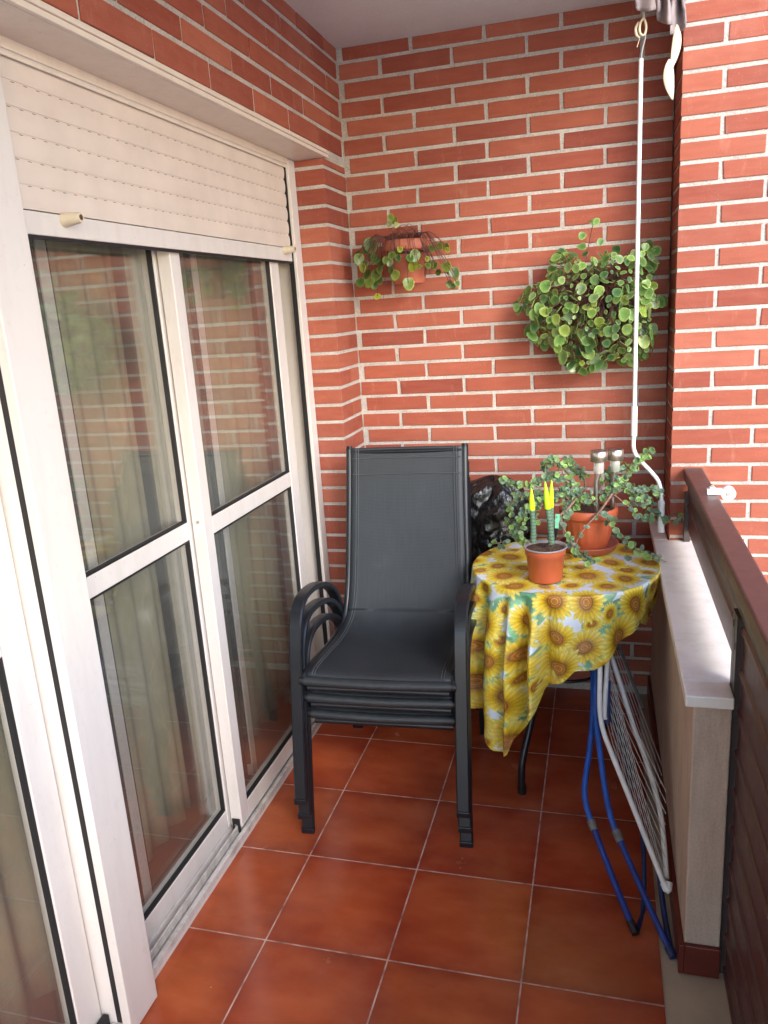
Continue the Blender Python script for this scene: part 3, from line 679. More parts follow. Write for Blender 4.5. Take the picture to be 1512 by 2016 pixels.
    def leafm(r0, t0, ln, ang0, dark):
        L = local(r0, t0); ids = np.where((np.abs(L[:, 0]) < ln) & (np.abs(L[:, 1]) < ln))[0]
        if not len(ids): return
        x, y = L[ids, 0], L[ids, 1]; u = (x * math.cos(ang0) + y * math.sin(ang0)) / ln; v = (-x * math.sin(ang0) + y * math.cos(ang0)) / ln
        w = .34 * np.clip(1 - u * u, 0, 1) ** .8 * (1 + .25 * u); m = np.clip((w - np.abs(v)) / .03, 0, 1)
        m *= (np.abs(u) < 1)
        vein = np.clip(1 - np.abs(v) / .025, 0, 1) * .5 + .35 * np.clip(1 - np.abs(np.sin((u - np.abs(v) * .9) * 13)) / .25, 0, 1)
        base = np.array([.20, .46, .24]) * (1 - dark) + np.array([.09, .32, .18]) * dark
        c = base[None] * (1 + .5 * np.clip(v / .3, -1, 1))[:, None]; c = c * (1 - vein[:, None] * .5) + np.array([.42, .66, .36]) * vein[:, None] * .5
        c = c * .85 + np.array([.30, .52, .30]) * .15 * (1 + u[:, None])
        mixc(m * .93, c, ids)
    def flower(r0, t0, R, n, ph):
        L = local(r0, t0); ids = np.where((np.abs(L[:, 0]) < R * 1.25) & (np.abs(L[:, 1]) < R * 1.25))[0]
        if not len(ids): return
        x, y = L[ids, 0], L[ids, 1]; qa = ph * 2.7; sq = 1 + .38 * (ph * 3.3 % 1); xr = x * math.cos(qa) + y * math.sin(qa); yr = (-x * math.sin(qa) + y * math.cos(qa)) * sq
        x, y = xr + .10 * R * np.sin(yr / R * 2 + ph), yr; d = np.hypot(x, y) / R; a = np.arctan2(y, x) + ph
        for layer, (rs_, sh) in enumerate(((1.08, 0.5), (.93, 0.0))):
            q = a * n / (2 * np.pi) + sh; kid = np.floor(q); fr_ = q - kid - .5
            plen = rs_ * (.84 + .24 * hsh(kid + n * ph + layer * 7)); bend = .25 * (hsh(kid * 3 + 1) - .5)
            frb = fr_ + bend * d
            wd = .62 * np.clip(1 - (d / plen) ** 3.2, 0, 1) ** .62
            m = np.clip((wd - np.abs(frb)) / .10, 0, 1) * (d < plen)
            streak = .5 + .5 * np.sin(frb * 24 + hsh(kid) * 6)
            t = np.clip((d - .30) / .7, 0, 1)
            inner = np.array([.40, .17, .02]); mid = np.array([.92, .62, .02]); tip = np.array([.99, .88, .16])
            c = np.where(t[:, None] < .4, inner + (mid - inner) * (t / .4)[:, None], mid + (tip - mid) * ((t - .4) / .6)[:, None])
            c = c * (1 - .20 * (streak * (1 - t))[:, None]) * (1 - .30 * np.clip(np.abs(frb) / .5, 0, 1)[:, None] * (1 if layer else 1.4))
            hl = np.clip(1 - np.abs(frb - .08) / .12, 0, 1) * t; c = c + hl[:, None] * np.array([.05, .10, .16])
            if layer == 0: c = c * .86
            mixc(m, c, ids)
        # flower head
        rag = .36 + .012 * np.sin(a * 23) + .01 * np.sin(a * 37)
        m = np.clip((rag - d) / .02, 0, 1)
        sp = hsh(np.floor(a * 11) * 7.3 + np.floor(d * 34) * 3.1)
        c = np.tile(np.array([.50, .22, .035]), (len(ids), 1)) * (.75 + .5 * sp)[:, None]
        def ring(rc, wd, cc, st=.85):
            nonlocal c
            q = np.clip(1 - np.abs(d - rc) / wd, 0, 1) * st; c = c * (1 - q[:, None]) + np.array(cc) * q[:, None]
        ring(.325, .06, (.17, .040, .010), .95); ring(.20, .035, (.20, .05, .012)); ring(.145, .035, (.66, .36, .09)); ring(.09, .022, (.30, .09, .02)); ring(.0, .05, (.12, .03, .012))
        mixc(m, c, ids)
    # scatter
    pts = []
    def far(x, y, dmin): return all((x - a) ** 2 + (y - b) ** 2 > (dmin * (c_ + .0)) ** 2 for a, b, c_ in pts)
    cand = []
    Rmax = TR + .56; tries = 0
    items = []
    while tries < 9000:
        tries += 1; rho = math.sqrt(rng.random()) * Rmax; t = rng.random() * 2 * math.pi
        if rho > TR: reff = TR
        size = (.068 if tries < 700 else .056 if tries < 2000 else .044 if tries < 5000 else .034) * rng.uniform(.92, 1.08)
        x3, y3, z3 = (min(rho, TR) * math.cos(t), min(rho, TR) * math.sin(t), max(0, rho - TR))
        if all((x3 - a) ** 2 + (y3 - b) ** 2 + (z3 - c_) ** 2 > (.66 * (size + s2)) ** 2 for a, b, c_, s2, *_ in items):
            items.append((x3, y3, z3, size, rho, t))
    for _ in range(420):
        rho = math.sqrt(rng.random()) * Rmax if rng.random() < .35 else TR + rng.random() * .5
        leafm(rho, rng.random() * 2 * math.pi, rng.uniform(.036, .062), rng.random() * 6.28, rng.random())
    items.sort(key=lambda q: q[3])
    for (x3, y3, z3, size, rho, t) in items: flower(rho, t, size, int(rng.integers(17, 24)), rng.random() * 6)
    wash = (.5 + .5 * np.sin(px_ * 38 + 3 * np.sin(py_ * 21))) * (.5 + .5 * np.sin(py_ * 43 + 2 * np.sin(px_ * 26)))
    col = col * (1 - .08 * wash[:, None]) + np.array([.90, .90, .80]) * .08 * wash[:, None]
    me = bpy.data.meshes.new('tablecloth')
    me.from_pydata(V.tolist(), [], F.tolist() + tri); me.polygons.foreach_set('use_smooth', [True] * len(me.polygons)); me.update()
    ca = me.color_attributes.new('Col', 'FLOAT_COLOR', 'POINT'); ca.data.foreach_set('color', np.concatenate([np.clip(col, 0, 1), np.ones((N, 1))], 1).astype(np.float32).ravel())
    o = bpy.data.objects.new('tablecloth', me); SC.collection.objects.link(o); me.materials.append(attr_mat('sunflower_oilcloth', 0.42, trans=0.12, spec=0.4))
    return o
tag(tablecloth(), 'yellow sunflower print oilcloth draped over the round table', 'tablecloth')

# ------------------------------------------------------------------ leaves and plants
def leafset(items, seg=10, cup=.25, shape='round', tri=None):
    """items: (centre, radius, normal, updir, colour centre, colour rim); returns verts, faces, colours"""
    V, F, C_ = [], [], []
    rings = ((0.0, 1), (.5, seg), (.85, seg), (1.0, seg))
    for (c, r, nrm, up, c0, c1) in items:
        nrm = nrm.normalized(); up = (up - nrm * up.dot(nrm)).normalized(); side = up.cross(nrm); base = len(V)
        V.append(c - nrm * r * cup * .5); C_.append(c0)
        for ri, (rr, k) in enumerate(rings[1:]):
            for i in range(seg):
                a = 2 * math.pi * i / seg; lx, ly = math.sin(a), math.cos(a)
                if shape == 'heart': sc_ = (1.0 + .30 * max(0, ly) ** 4 - .16 * max(0, -ly) ** 6) * (1 + (.025 if i % 2 else -.025) * (ri == 2))
                elif shape == 'drop': sc_ = .88 + .2 * max(0, -ly) ** 2
                else: sc_ = 1.0
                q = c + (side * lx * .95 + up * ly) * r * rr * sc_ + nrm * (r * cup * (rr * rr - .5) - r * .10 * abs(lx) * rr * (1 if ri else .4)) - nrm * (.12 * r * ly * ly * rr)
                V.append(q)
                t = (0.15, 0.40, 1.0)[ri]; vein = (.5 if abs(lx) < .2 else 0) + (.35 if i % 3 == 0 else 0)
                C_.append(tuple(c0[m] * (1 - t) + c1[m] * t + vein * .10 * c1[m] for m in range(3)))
        for i in range(seg):
            j = (i + 1) % seg
            F.append((base, base + 1 + i, base + 1 + j))
            for rI in range(2):
                o = base + 1 + rI * seg; F.append((o + i, o + seg + i, o + seg + j, o + j))
    return V, F, C_
def leafobj(name, items, mat, parent, **kw):
    V, F, C_ = leafset(items, **kw); L = Vector(parent.location)
    me = bpy.data.meshes.new(name); me.from_pydata([tuple(v - L) for v in V], [], F); me.polygons.foreach_set('use_smooth', [True] * len(F)); me.update()
    ca = me.color_attributes.new('Col', 'FLOAT_COLOR', 'POINT'); ca.data.foreach_set('color', np.array([list(c) + [1] for c in C_], dtype=np.float32).ravel())
    o = bpy.data.objects.new(name, me); SC.collection.objects.link(o); me.materials.append(mat); o.parent = parent
    sd = o.modifiers.new('thickness', 'SOLIDIFY'); sd.thickness = kw.get('thick', 0.0006) if False else 0.0007
    return o
M['leaf'] = attr_mat('waxy_leaf', 0.28, trans=0.18, spec=0.5, bump=0.25); M['jade'] = attr_mat('succulent_leaf', 0.4, trans=0.12, spec=0.45)
def inpoly(x, y, P):
    r = False; j = len(P) - 1
    for i in range(len(P)):
        if (P[i][1] > y) != (P[j][1] > y) and x < (P[j][0] - P[i][0]) * (y - P[i][1]) / (P[j][1] - P[i][1]) + P[i][0]: r = not r
        j = i
    return r
VIEW = Vector((0.05, -1, 0.35))
def rnd(a=1.0): return Vector((random.uniform(-a, a), random.uniform(-a, a), random.uniform(-a, a)))
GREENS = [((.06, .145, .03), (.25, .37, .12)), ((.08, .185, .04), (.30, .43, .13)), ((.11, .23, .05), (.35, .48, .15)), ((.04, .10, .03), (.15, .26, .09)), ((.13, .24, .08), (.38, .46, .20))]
# right hanging plant
rp = thing('hanging_plant', 'full glossy green wall plant with round leaves, right of the two', 'hanging plant', (0.875, -0.11, 1.47), group=None)
poly = [(960 + x / 3.78, 400 + y / 3.78) for x, y in [(470, 350), (560, 340), (650, 380), (720, 450), (830, 390), (900, 350), (985, 400), (1060, 370), (1150, 290), (1250, 330), (1250, 480), (1220, 600), (1320, 730), (1210, 830), (1260, 1000), (1250, 1090), (1110, 1170), (1040, 1200), (900, 1150), (800, 1250), (700, 1250), (560, 1190), (510, 1120), (410, 1050), (290, 1030), (300, 940), (350, 850), (190, 770), (290, 640), (400, 580), (480, 500)]]
leaves = []; ctr = (1178, 590); stems = MB()
RPC = Vector((0.875, -0.11, 1.50))
def addleaf(lst, px, py, y, r, g=None, yellow=0.0, out=None, tilt=.75):
    c = at(px, py, y); g = g or random.choice(GREENS)
    c0, c1 = g; k = random.uniform(.75, 1.25)
    if yellow: c0 = tuple(a * (1 - yellow) + b * yellow for a, b in zip(c0, (.30, .34, .03))); c1 = tuple(a * (1 - yellow) + b * yellow for a, b in zip(c1, (.55, .55, .08)))
    n = VIEW * 0.8 + (out or Vector((0, 0, 0))) * .9 + rnd(tilt)
    lst.append((c, r, n, Vector((random.uniform(-.6, .6), 0, -1)), tuple(a * k for a in c0), tuple(a * k for a in c1))); return c
pl = []
for layer, (dist, cnt, dep) in enumerate(((11.3, 2600, 1.0), (12, 1300, .62), (14, 700, .25))):
    here = []
    for _ in range(cnt):
        x = random.uniform(1000, 1320); y = random.uniform(480, 735)
        if not inpoly(x, y, poly) or any((x - a) ** 2 + (y - b) ** 2 < dist ** 2 for a, b in here): continue
        here.append((x, y)); rr = min(1, math.hypot((x - ctr[0]) / 165, (y - ctr[1]) / 150))
        dy = -.035 - .17 * dep * math.sqrt(max(0, 1 - rr * rr * .9)) + random.uniform(-.015, .015)
        out = Vector(((x - ctr[0]) / 160, 0, -(y - ctr[1]) / 150))
        c = addleaf(leaves, x, y, dy, random.choice((.0065, .0090, .0115, .0135, .0150, .0165, .0185)) * random.uniform(.9, 1.1) * (.88 if y < 560 else 1.05), yellow=random.choice([0, 0, 0, 0, .15, .35]) if y > 560 else random.choice([0, .1]), out=out)
        if random.random() < .75:
            base = RPC + Vector((random.uniform(-.05, .05), random.uniform(-.04, 0), random.uniform(-.03, .02)))
            mid = (base + c) / 2 + Vector((0, -.01, .03)); stems.tube(smoothpath([base, mid, c + Vector((0, .004, 0))], 4), 0.0010, 5, caps=False)
for (x, y, r) in [(785, 140, 9), (765, 130, 10), (812, 135, 10), (705, 238, 11), (700, 320, 12), (840, 285, 10), (725, 375, 10), (1205, 310, 16), (1258, 350, 13), (958, 340, 12), (1290, 730, 14), (1225, 470, 15), (1215, 660, 10), (250, 640 + 100, 0), (215, 770, 11), (280, 755, 12), (330, 985, 17), (560, 1140, 19), (625, 1195, 16), (680, 1225, 14), (780, 1225, 12)]:
    if r: addleaf(leaves, 960 + x / 3.78, 400 + y / 3.78, -.10 - random.uniform(0, .04), r * .00125)
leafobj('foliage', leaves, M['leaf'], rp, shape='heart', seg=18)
top = [at(960 + x / 3.78, 400 + y / 3.78, -.09) for x, y in ((725, 470), (750, 320), (785, 150))]
stems.tube(smoothpath(top, 6), 0.0013, 6); stems.tube([at(960 + 755 / 3.78, 400 + 300 / 3.78, -.09), at(960 + 830 / 3.78, 400 + 285 / 3.78, -.10)], 0.0009, 5)
part(stems, 'stems', M['redstem'], rp)
part(MB().lathe([(0, -.075), (.05, -.075), (.058, 0), (.075, .055), (.082, .056), (.082, .078), (.074, .078), (.070, .06), (0, .058)], (0.875, -0.088, 1.49), 32), 'pot', M['black'], rp)
# left hanging plant
lp = thing('hanging_plant', 'sparse yellowing plant in a terracotta pot on the wall, left of the two', 'hanging plant', (0.238, -0.10, 1.58))
lpc = (0.238, -0.098, 1.587)
part(MB().lathe([(0, 0), (.052, 0), (.056, .004), (.070, .112), (.079, .113), (.083, .118), (.084, .146), (.078, .148), (.074, .135), (0, .13)], lpc, 36), 'pot', M['terra_old'], lp)
part(MB().lathe([(0, .1305), (.0735, .1355)], lpc, 30), 'soil', M['soil'], lp)
m = MB(); m.lathe([(.0725, .100), (.0765, .104), (.0725, .108)], lpc, 40); m.tube([(0.238 - .03, -.024, 1.690), (0.238 - .03, -.002, 1.690)], .003, 8); m.tube([(0.238 + .03, -.024, 1.690), (0.238 + .03, -.002, 1.690)], .003, 8)
part(m, 'wall_ring', M['charcoal'], lp)
ll = []; st = MB(); LPT = Vector((0.238, -0.10, 1.728))
OL = [((.045, .10, .015), (.16, .24, .05)), ((.06, .12, .02), (.22, .28, .05)), ((.035, .08, .015), (.12, .20, .04))]
for (x, y, r, ye) in [(375, 170, 60, .1), (345, 200, 40, 0), (380, 250, 42, 0), (280, 290, 45, .1), (270, 250, 30, 0), (310, 360, 34, .5), (350, 410, 42, 0), (425, 420, 45, .1), (465, 320, 42, 0), (420, 290, 42, 0), (400, 275, 30, 0), (290, 480, 42, 0), (370, 480, 42, .2), (440, 460, 38, 0), (405, 505, 32, 0), (435, 600, 28, .9), (620, 210, 25, .6), (745, 260, 45, .1), (700, 280, 32, 0), (730, 345, 45, .8), (775, 355, 30, .3), (690, 490, 48, .25), (580, 420, 40, .35), (550, 260, 32, 0), (600, 280, 28, 0), (575, 245, 24, 0), (845, 290, 20, .8), (880, 200, 28, .1), (940, 185, 32, .2), (1000, 190, 34, .4), (1010, 215, 22, .7), (905, 340, 32, 0), (870, 330, 26, 0), (935, 400, 26, .1), (1000, 350, 42, .3), (1030, 385, 30, 0), (1065, 400, 45, .1), (1030, 500, 32, 0), (1090, 490, 24, .1), (1060, 515, 22, 0), (535, 320, 28, 0), (545, 380, 28, 0), (850, 345, 26, 0), (540, -55, 26, .3), (580, -35, 22, .4), (530, 0, 22, .1), (590, 10, 20, .5), (560, -30, 20, .2), (500, 300, 26, 0), (330, 330, 28, 0), (450, 380, 28, .1)]:
    px, py = 640 + x / 4.2, 440 + y / 4.2; yy = -.17 - random.uniform(0, .03) if 480 < x < 860 else -.11 - random.uniform(0, .05)
    c = addleaf(ll, px, py, yy, r / 4.2 * .00190, g=random.choice(OL), yellow=ye, tilt=.4)
    if y < 60: continue
    dx = c.x - LPT.x; rim = LPT + Vector((max(-.078, min(.078, dx * .6)), -.06, .010)); mid = (rim + c) / 2 + Vector((0, -.012, .022))
    st.tube(smoothpath([LPT + Vector((dx * .2, -.02, -.01)), rim + Vector((0, 0, .012)), mid, c], 5), 0.0011, 5, caps=False)
for _ in range(46):                                       # dry tangle over the rim
    a = random.uniform(0, 6.28); b = a + random.uniform(.6, 2.4); r0 = random.uniform(.03, .085); r1 = random.uniform(.04, .10)
    p = LPT + Vector((r0 * math.cos(a), r0 * math.sin(a) * .8, 0)); q = LPT + Vector((r1 * math.cos(b), -abs(r1 * math.sin(b)) * .8, random.uniform(-.02, .01)))
    st.tube(smoothpath([p, (p + q) / 2 + Vector((0, 0, random.uniform(.01, .055))), q], 5), 0.0010, 5, caps=False)
for _ in range(10):
    x = LPT.x + .07 + random.uniform(-.02, .03); p = Vector((x, -.15, 1.70 + random.uniform(-.02, .02))); st.tube(smoothpath([p, p + Vector((.02, -.01, -.03)), p + Vector((.015, 0, -.06 - random.random() * .04))], 4), .0009, 5, caps=False)
st.tube(smoothpath([LPT, LPT + Vector((-.03, -.03, .05)), at(640 + 555 / 4.2, 440 - 40 / 4.2, -.12)], 5), .0012, 6)
st.tube(smoothpath([at(640 + 560 / 4.2, 440 + 170 / 4.2, -.17), at(640 + 500 / 4.2, 440 + 420 / 4.2, -.17), at(640 + 485 / 4.2, 440 + 630 / 4.2, -.165)], 5), .0009, 6)
part(st, 'stems', M['redstem'], lp)
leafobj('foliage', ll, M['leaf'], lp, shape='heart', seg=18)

# ------------------------------------------------------------------ jade plant on the table
JC = Vector((.856, -.368, .7035)); jp = thing('potted_jade_plant', 'sprawling small leaved jade plant in a ribbed terracotta pot on the table', 'potted plant', JC)
tag(MB().lathe([(0, 0), (.078, 0), (.084, .004), (.094, .022), (.096, .024), (.0925, .026), (.088, .021), (.078, .008), (0, .006)], (0, 0, 0), 48).obj('saucer', M['saucer']), 'dusty red round saucer under the ribbed terracotta pot', 'saucer').location = JC
rib = lambda a, z: (.016 * max(0, math.cos(a * 20)) if .02 < z < .095 else 0)
pz = JC + Vector((0, 0, .0085))
prof = [(0, 0), (.058, 0), (.061, .006), (.063, .018)] + [(.064 + .017 * (i / 10) ** .8, .022 + .0072 * i) for i in range(11)] + [(.083, .098), (.0845, .106), (.090, .108), (.0925, .112), (.0925, .134), (.0895, .137), (.084, .136), (.081, .122), (0, .118)]
part(MB().lathe(prof, pz, 160, rib=rib), 'pot', M['terracotta'], jp)
part(MB().lathe([(0, .1195), (.0805, .1245)], pz, 40), 'soil', M['soil'], jp)
br = MB(); jl = []
JG = [((.10, .18, .075), (.20, .30, .13)), ((.08, .15, .085), (.15, .24, .14)), ((.14, .27, .07), (.29, .44, .12)), ((.095, .145, .10), (.19, .25, .17))]
def branch(pix, r0=.0028, dens=1.0, lr=(.0065, .0108), skip=0.0, bright=False, spread=.020):
    P3 = smoothpath([at(*p) for p in pix], 8); n = len(P3)
    r0 *= 1.25; br.tube(P3, [r0 * (1 - .65 * i / (n - 1)) for i in range(n)], 7)
    L = sum((P3[i + 1] - P3[i]).length for i in range(n - 1)); k = max(3, int(L / .0092 * dens))
    for i in range(k):
        t = skip + (1 - skip) * (i + random.random() * .6) / k; q = min(n - 2, int(t * (n - 1))); p = P3[q].lerp(P3[q + 1], t * (n - 1) - q)
        for s in (-1, 1):
            d = Vector((random.uniform(-1, 1), random.uniform(-1, .5), random.uniform(-.7, 1))).normalized(); r = random.uniform(*lr); g = random.choice(JG if not bright else JG[2:3] + JG[:1])
            kk = random.uniform(.75, 1.25); c = p + d * s * spread * random.uniform(.3, 1) * (1 if dens > .5 else .55)
            jl.append((c, r, VIEW * .7 + d * s * .6 + rnd(.6), d * s, tuple(a * kk for a in g[0]), tuple(a * kk for a in g[1])))
B = at
# main woody stems: (pixel x, pixel y, depth y)
branch([(1160, 995, -.37), (1130, 960, -.40), (1090, 935, -.42), (1040, 955, -.44), (985, 945, -.44)], .005, 1.7, skip=.12)
branch([(1150, 992, -.37), (1120, 970, -.42), (1075, 985, -.45), (1040, 1000, -.46), (1020, 1060, -.46)], .0042, 1.9, skip=.15)
branch([(1060, 990, -.44), (1030, 1010, -.45), (1012, 1045, -.45), (1032, 1068, -.45)], .003, 2.0)
branch([(1070, 970, -.40), (1040, 975, -.41), (1010, 985, -.42), (1003, 1030, -.42)], .003, 1.4)
branch([(1140, 985, -.37), (1115, 930, -.36), (1085, 905, -.35), (1070, 925, -.34)], .0035, 1.3, skip=.3)
branch([(1150, 985, -.36), (1150, 940, -.34), (1125, 920, -.33), (1115, 900, -.33)], .0035, 1.5, skip=.3)
branch([(1165, 990, -.35), (1195, 940, -.33), (1210, 925, -.33), (1230, 915, -.32)], .0035, 1.4, skip=.25)
branch([(1180, 985, -.36), (1215, 960, -.34), (1240, 925, -.32), (1262, 905, -.30), (1288, 885, -.29)], .0032, 1.2, skip=.25, bright=True)
branch([(1170, 990, -.38), (1190, 975, -.41), (1205, 960, -.42), (1225, 945, -.42)], .003, 1.6, skip=.2)
branch([(1190, 990, -.37), (1225, 965, -.37), (1265, 972, -.36), (1285, 1000, -.34)], .0035, 1.1, skip=.3)
branch([(1250, 965, -.36), (1285, 965, -.33), (1300, 975, -.31)], .0022, 1.8)
branch([(1210, 975, -.38), (1240, 1000, -.40), (1262, 1020, -.41), (1280, 1018, -.40)], .0024, 1.0, skip=.35)
branch([(1235, 990, -.39), (1255, 985, -.40), (1262, 992, -.40)], .002, 1.8, bright=True)
branch([(1278, 1010, -.34), (1296, 1015, -.31), (1315, 1025, -.30), (1345, 1020, -.285)], .0018, .9)
# two long trailing stems at the front
branch([(1205, 972, -.42), (1180, 1008, -.47), (1155, 1035, -.50), (1137, 1062, -.52), (1132, 1085, -.53)], .0034, .18, skip=.25)
branch([(1180, 1008, -.47), (1200, 1028, -.49), (1225, 1055, -.50), (1250, 1080, -.50), (1280, 1095, -.49), (1312, 1106, -.47)], .0028, .55, skip=.1, lr=(.009, .014))
branch([(1140, 975, -.44), (1115, 1005, -.50), (1100, 1020, -.53), (1118, 1055, -.57), (1140, 1090, -.60), (1168, 1108, -.61)], .0038, .22, skip=.1)
branch([(1118, 1055, -.57), (1140, 1092, -.60), (1170, 1110, -.61)], .002, 1.1, lr=(.008, .0125))
branch([(1130, 985, -.45), (1150, 975, -.46), (1170, 985, -.46)], .003, 2.2)
branch([(1110, 1000, -.48), (1120, 1010, -.49), (1105, 1035, -.50)], .002, 2.0)
branch([(1100, 960, -.40), (1120, 985, -.44), (1135, 1000, -.45)], .003, 1.8)
branch([(1000, 1065, -.46), (985, 1068, -.47), (966, 1072, -.48)], .0014, 1.0)
branch([(1080, 985, -.47), (1055, 1005, -.46), (1063, 1035, -.45)], .0030, .5)
part(br, 'branches', M['stem'], jp)
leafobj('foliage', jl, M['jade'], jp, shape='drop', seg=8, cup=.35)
# solar lights stuck in that pot
for (px, py, y, lab) in ((1179, 900, -.405, 'stainless solar garden light in the jade pot, the left one'), (1211, 897, -.345, 'stainless solar garden light in the jade pot, the right one behind a branch')):
    p = at(px, py - 13, y); base = at(px - 5, 985, y); q = thing('solar_light', lab, 'garden light', (p.x, p.y, p.z - .04), group='solar garden lights')
    m = MB().lathe([(0, -.034), (.0245, -.034), (.0262, -.032), (.0262, -.002), (.0245, 0), (.0235, -.0008)], p, 40); cp_ = part(m, 'cap', M['steel'], q)
    part(MB().lathe([(.0236, -.0012), (0, -.0004)], p, 40), 'solar_cell', M['panel'], cp_, root=q)
    kg = NT('clear_ribbed_lens'); kg.b.inputs['Base Color'].default_value = (.9, .9, .86, 1); kg.b.inputs['Roughness'].default_value = .12; kg.b.inputs['Transmission Weight'].default_value = .7
    part(MB().lathe([(.014, -.072), (.0155, -.070), (.0158, -.036), (.0150, -.0345)], p, 48, rib=lambda a, z: .03 * math.cos(a * 16)), 'lens', kg.m, q)
    part(MB().tube([p + Vector((0, 0, -.07)), Vector((base.x, base.y, p.z - .10)), Vector((base.x, base.y + .003, JC.z + .12))], .0082, 16), 'stake', M['steel'], q)

# ------------------------------------------------------------------ small pot with three cylindrical stalks
SP = Vector((.7385, -.672, .7035)); sp = thing('potted_snake_plant', 'small terracotta plastic pot with three neon tipped cylinder stalks', 'potted plant', SP)
part(MB().lathe([(0, .006), (.044, .006), (.0465, .001), (.048, .004), (.0555, .078), (.0585, .080), (.0600, .098), (.0600, .1)], SP, 56), 'pot', M['terracotta'], sp)
part(MB().lathe([(.0595, .0995), (.0625, .0998), (.0635, .1022), (.0625, .1045), (.0590, .1042), (.0560, .096)], SP, 56), 'rim', M['rimgrey'], sp)
m = MB(); n = 40; vs = [(SP.x, SP.y, SP.z + .0965)]; fs = []
for r in range(1, 9):
    for k in range(n):
        a = 2 * math.pi * k / n; rr = .0572 * r / 8; vs.append((SP.x + rr * math.cos(a), SP.y + rr * math.sin(a), SP.z + .0935 + random.uniform(0, .0035)))
for k in range(n): fs.append((0, 1 + k, 1 + (k + 1) % n))
for r in range(7):
    for k in range(n): fs.append((1 + r * n + k, 1 + (r + 1) * n + k, 1 + (r + 1) * n + (k + 1) % n, 1 + r * n + (k + 1) % n))
part(m.add(vs, fs), 'soil', M['soil'], sp)
def stalk_mat():
    k = NT('banded_green_stalk'); v = k.obj(); w = k.n('TexWave', wave_type='BANDS', bands_direction='Z'); w.inputs['Scale'].default_value = 32; w.inputs['Distortion'].default_value = 3.5; w.inputs['Detail'].default_value = 2; w.inputs['Detail Scale'].default_value = 5; k.l(v, w.inputs[0])
    k.l(k.ramp(w.outputs['Fac'], [(0.0, rgb(66, 92, 74)), (0.35, rgb(88, 116, 92)), (1, rgb(104, 130, 104))]), k.b.inputs['Base Color']); k.b.inputs['Roughness'].default_value = .45; return k.m
M['stalk'] = stalk_mat()
for (bx, by, y, tx, ty, cy, r) in ((1050, 1066, -.672, 1046, 961, 1003, .0079), (1086, 1068, -.682, 1073, 948, 1000, .0085), (1083, 1060, -.655, 1086, 945, 997, .0075)):
    b = at(bx, by, y); t = at(tx, ty, y); f = (cy - by) / (ty - by); c = b.lerp(t, f); mid = b.lerp(c, .5) + Vector((.0015, 0, 0))
    b.z -= .004
    q_ = part(MB().tube(smoothpath([b, mid, c], 6), [r * 1.12] * 4 + [r * 1.05] * 4 + [r] * 5, 20), 'stalk', M['stalk'], sp)
    part(MB().tube([c - (t - c) * .02] + [c.lerp(t, q) for q in (.0, .15, .3, .5, .7, .85, .95, 1.0)], [r * 1.02, r * 1.10, r * 1.06, r * 1.0, r * .86, r * .66, r * .42, r * .26, r * .08], 20), 'wax_tip', M['neon'], q_, root=sp)
tg = thing('plant_tag', 'pale green plastic tag stuck in the small pot behind the stalks', 'plant tag', at(1092, 1062, -.648))
a0, a1, a2 = at(1091, 1066, -.650), at(1096, 1040, -.650), at(1098, 1012, -.648)
def stripq(p, q, w0, w1, th=.0006):
    u = Vector((1, -.1, 0)).normalized(); f = Vector((.1, 1, 0)).normalized() * th
    vs = [p - u * w0, p + u * w0, q + u * w1, q - u * w1]; vs = [v - f for v in vs] + [v + f for v in vs]
    return MB().add(vs, [(0, 1, 2, 3), (7, 6, 5, 4), (0, 4, 5, 1), (1, 5, 6, 2), (2, 6, 7, 3), (3, 7, 4, 0)])
part(stripq(a0, a1, .003, .0052), 'spike', M['black'], tg); part(stripq(a1 + Vector((0, 0, .0002)), a2, .0054, .0066), 'label_strip', M['labelgreen'], tg)
hp = at(1096, 1018, -.651); part(MB().tube([hp + Vector((0, .001, 0)), hp + Vector((0, -.0003, 0))], .0014, 12), 'hole', M['black'], tg)

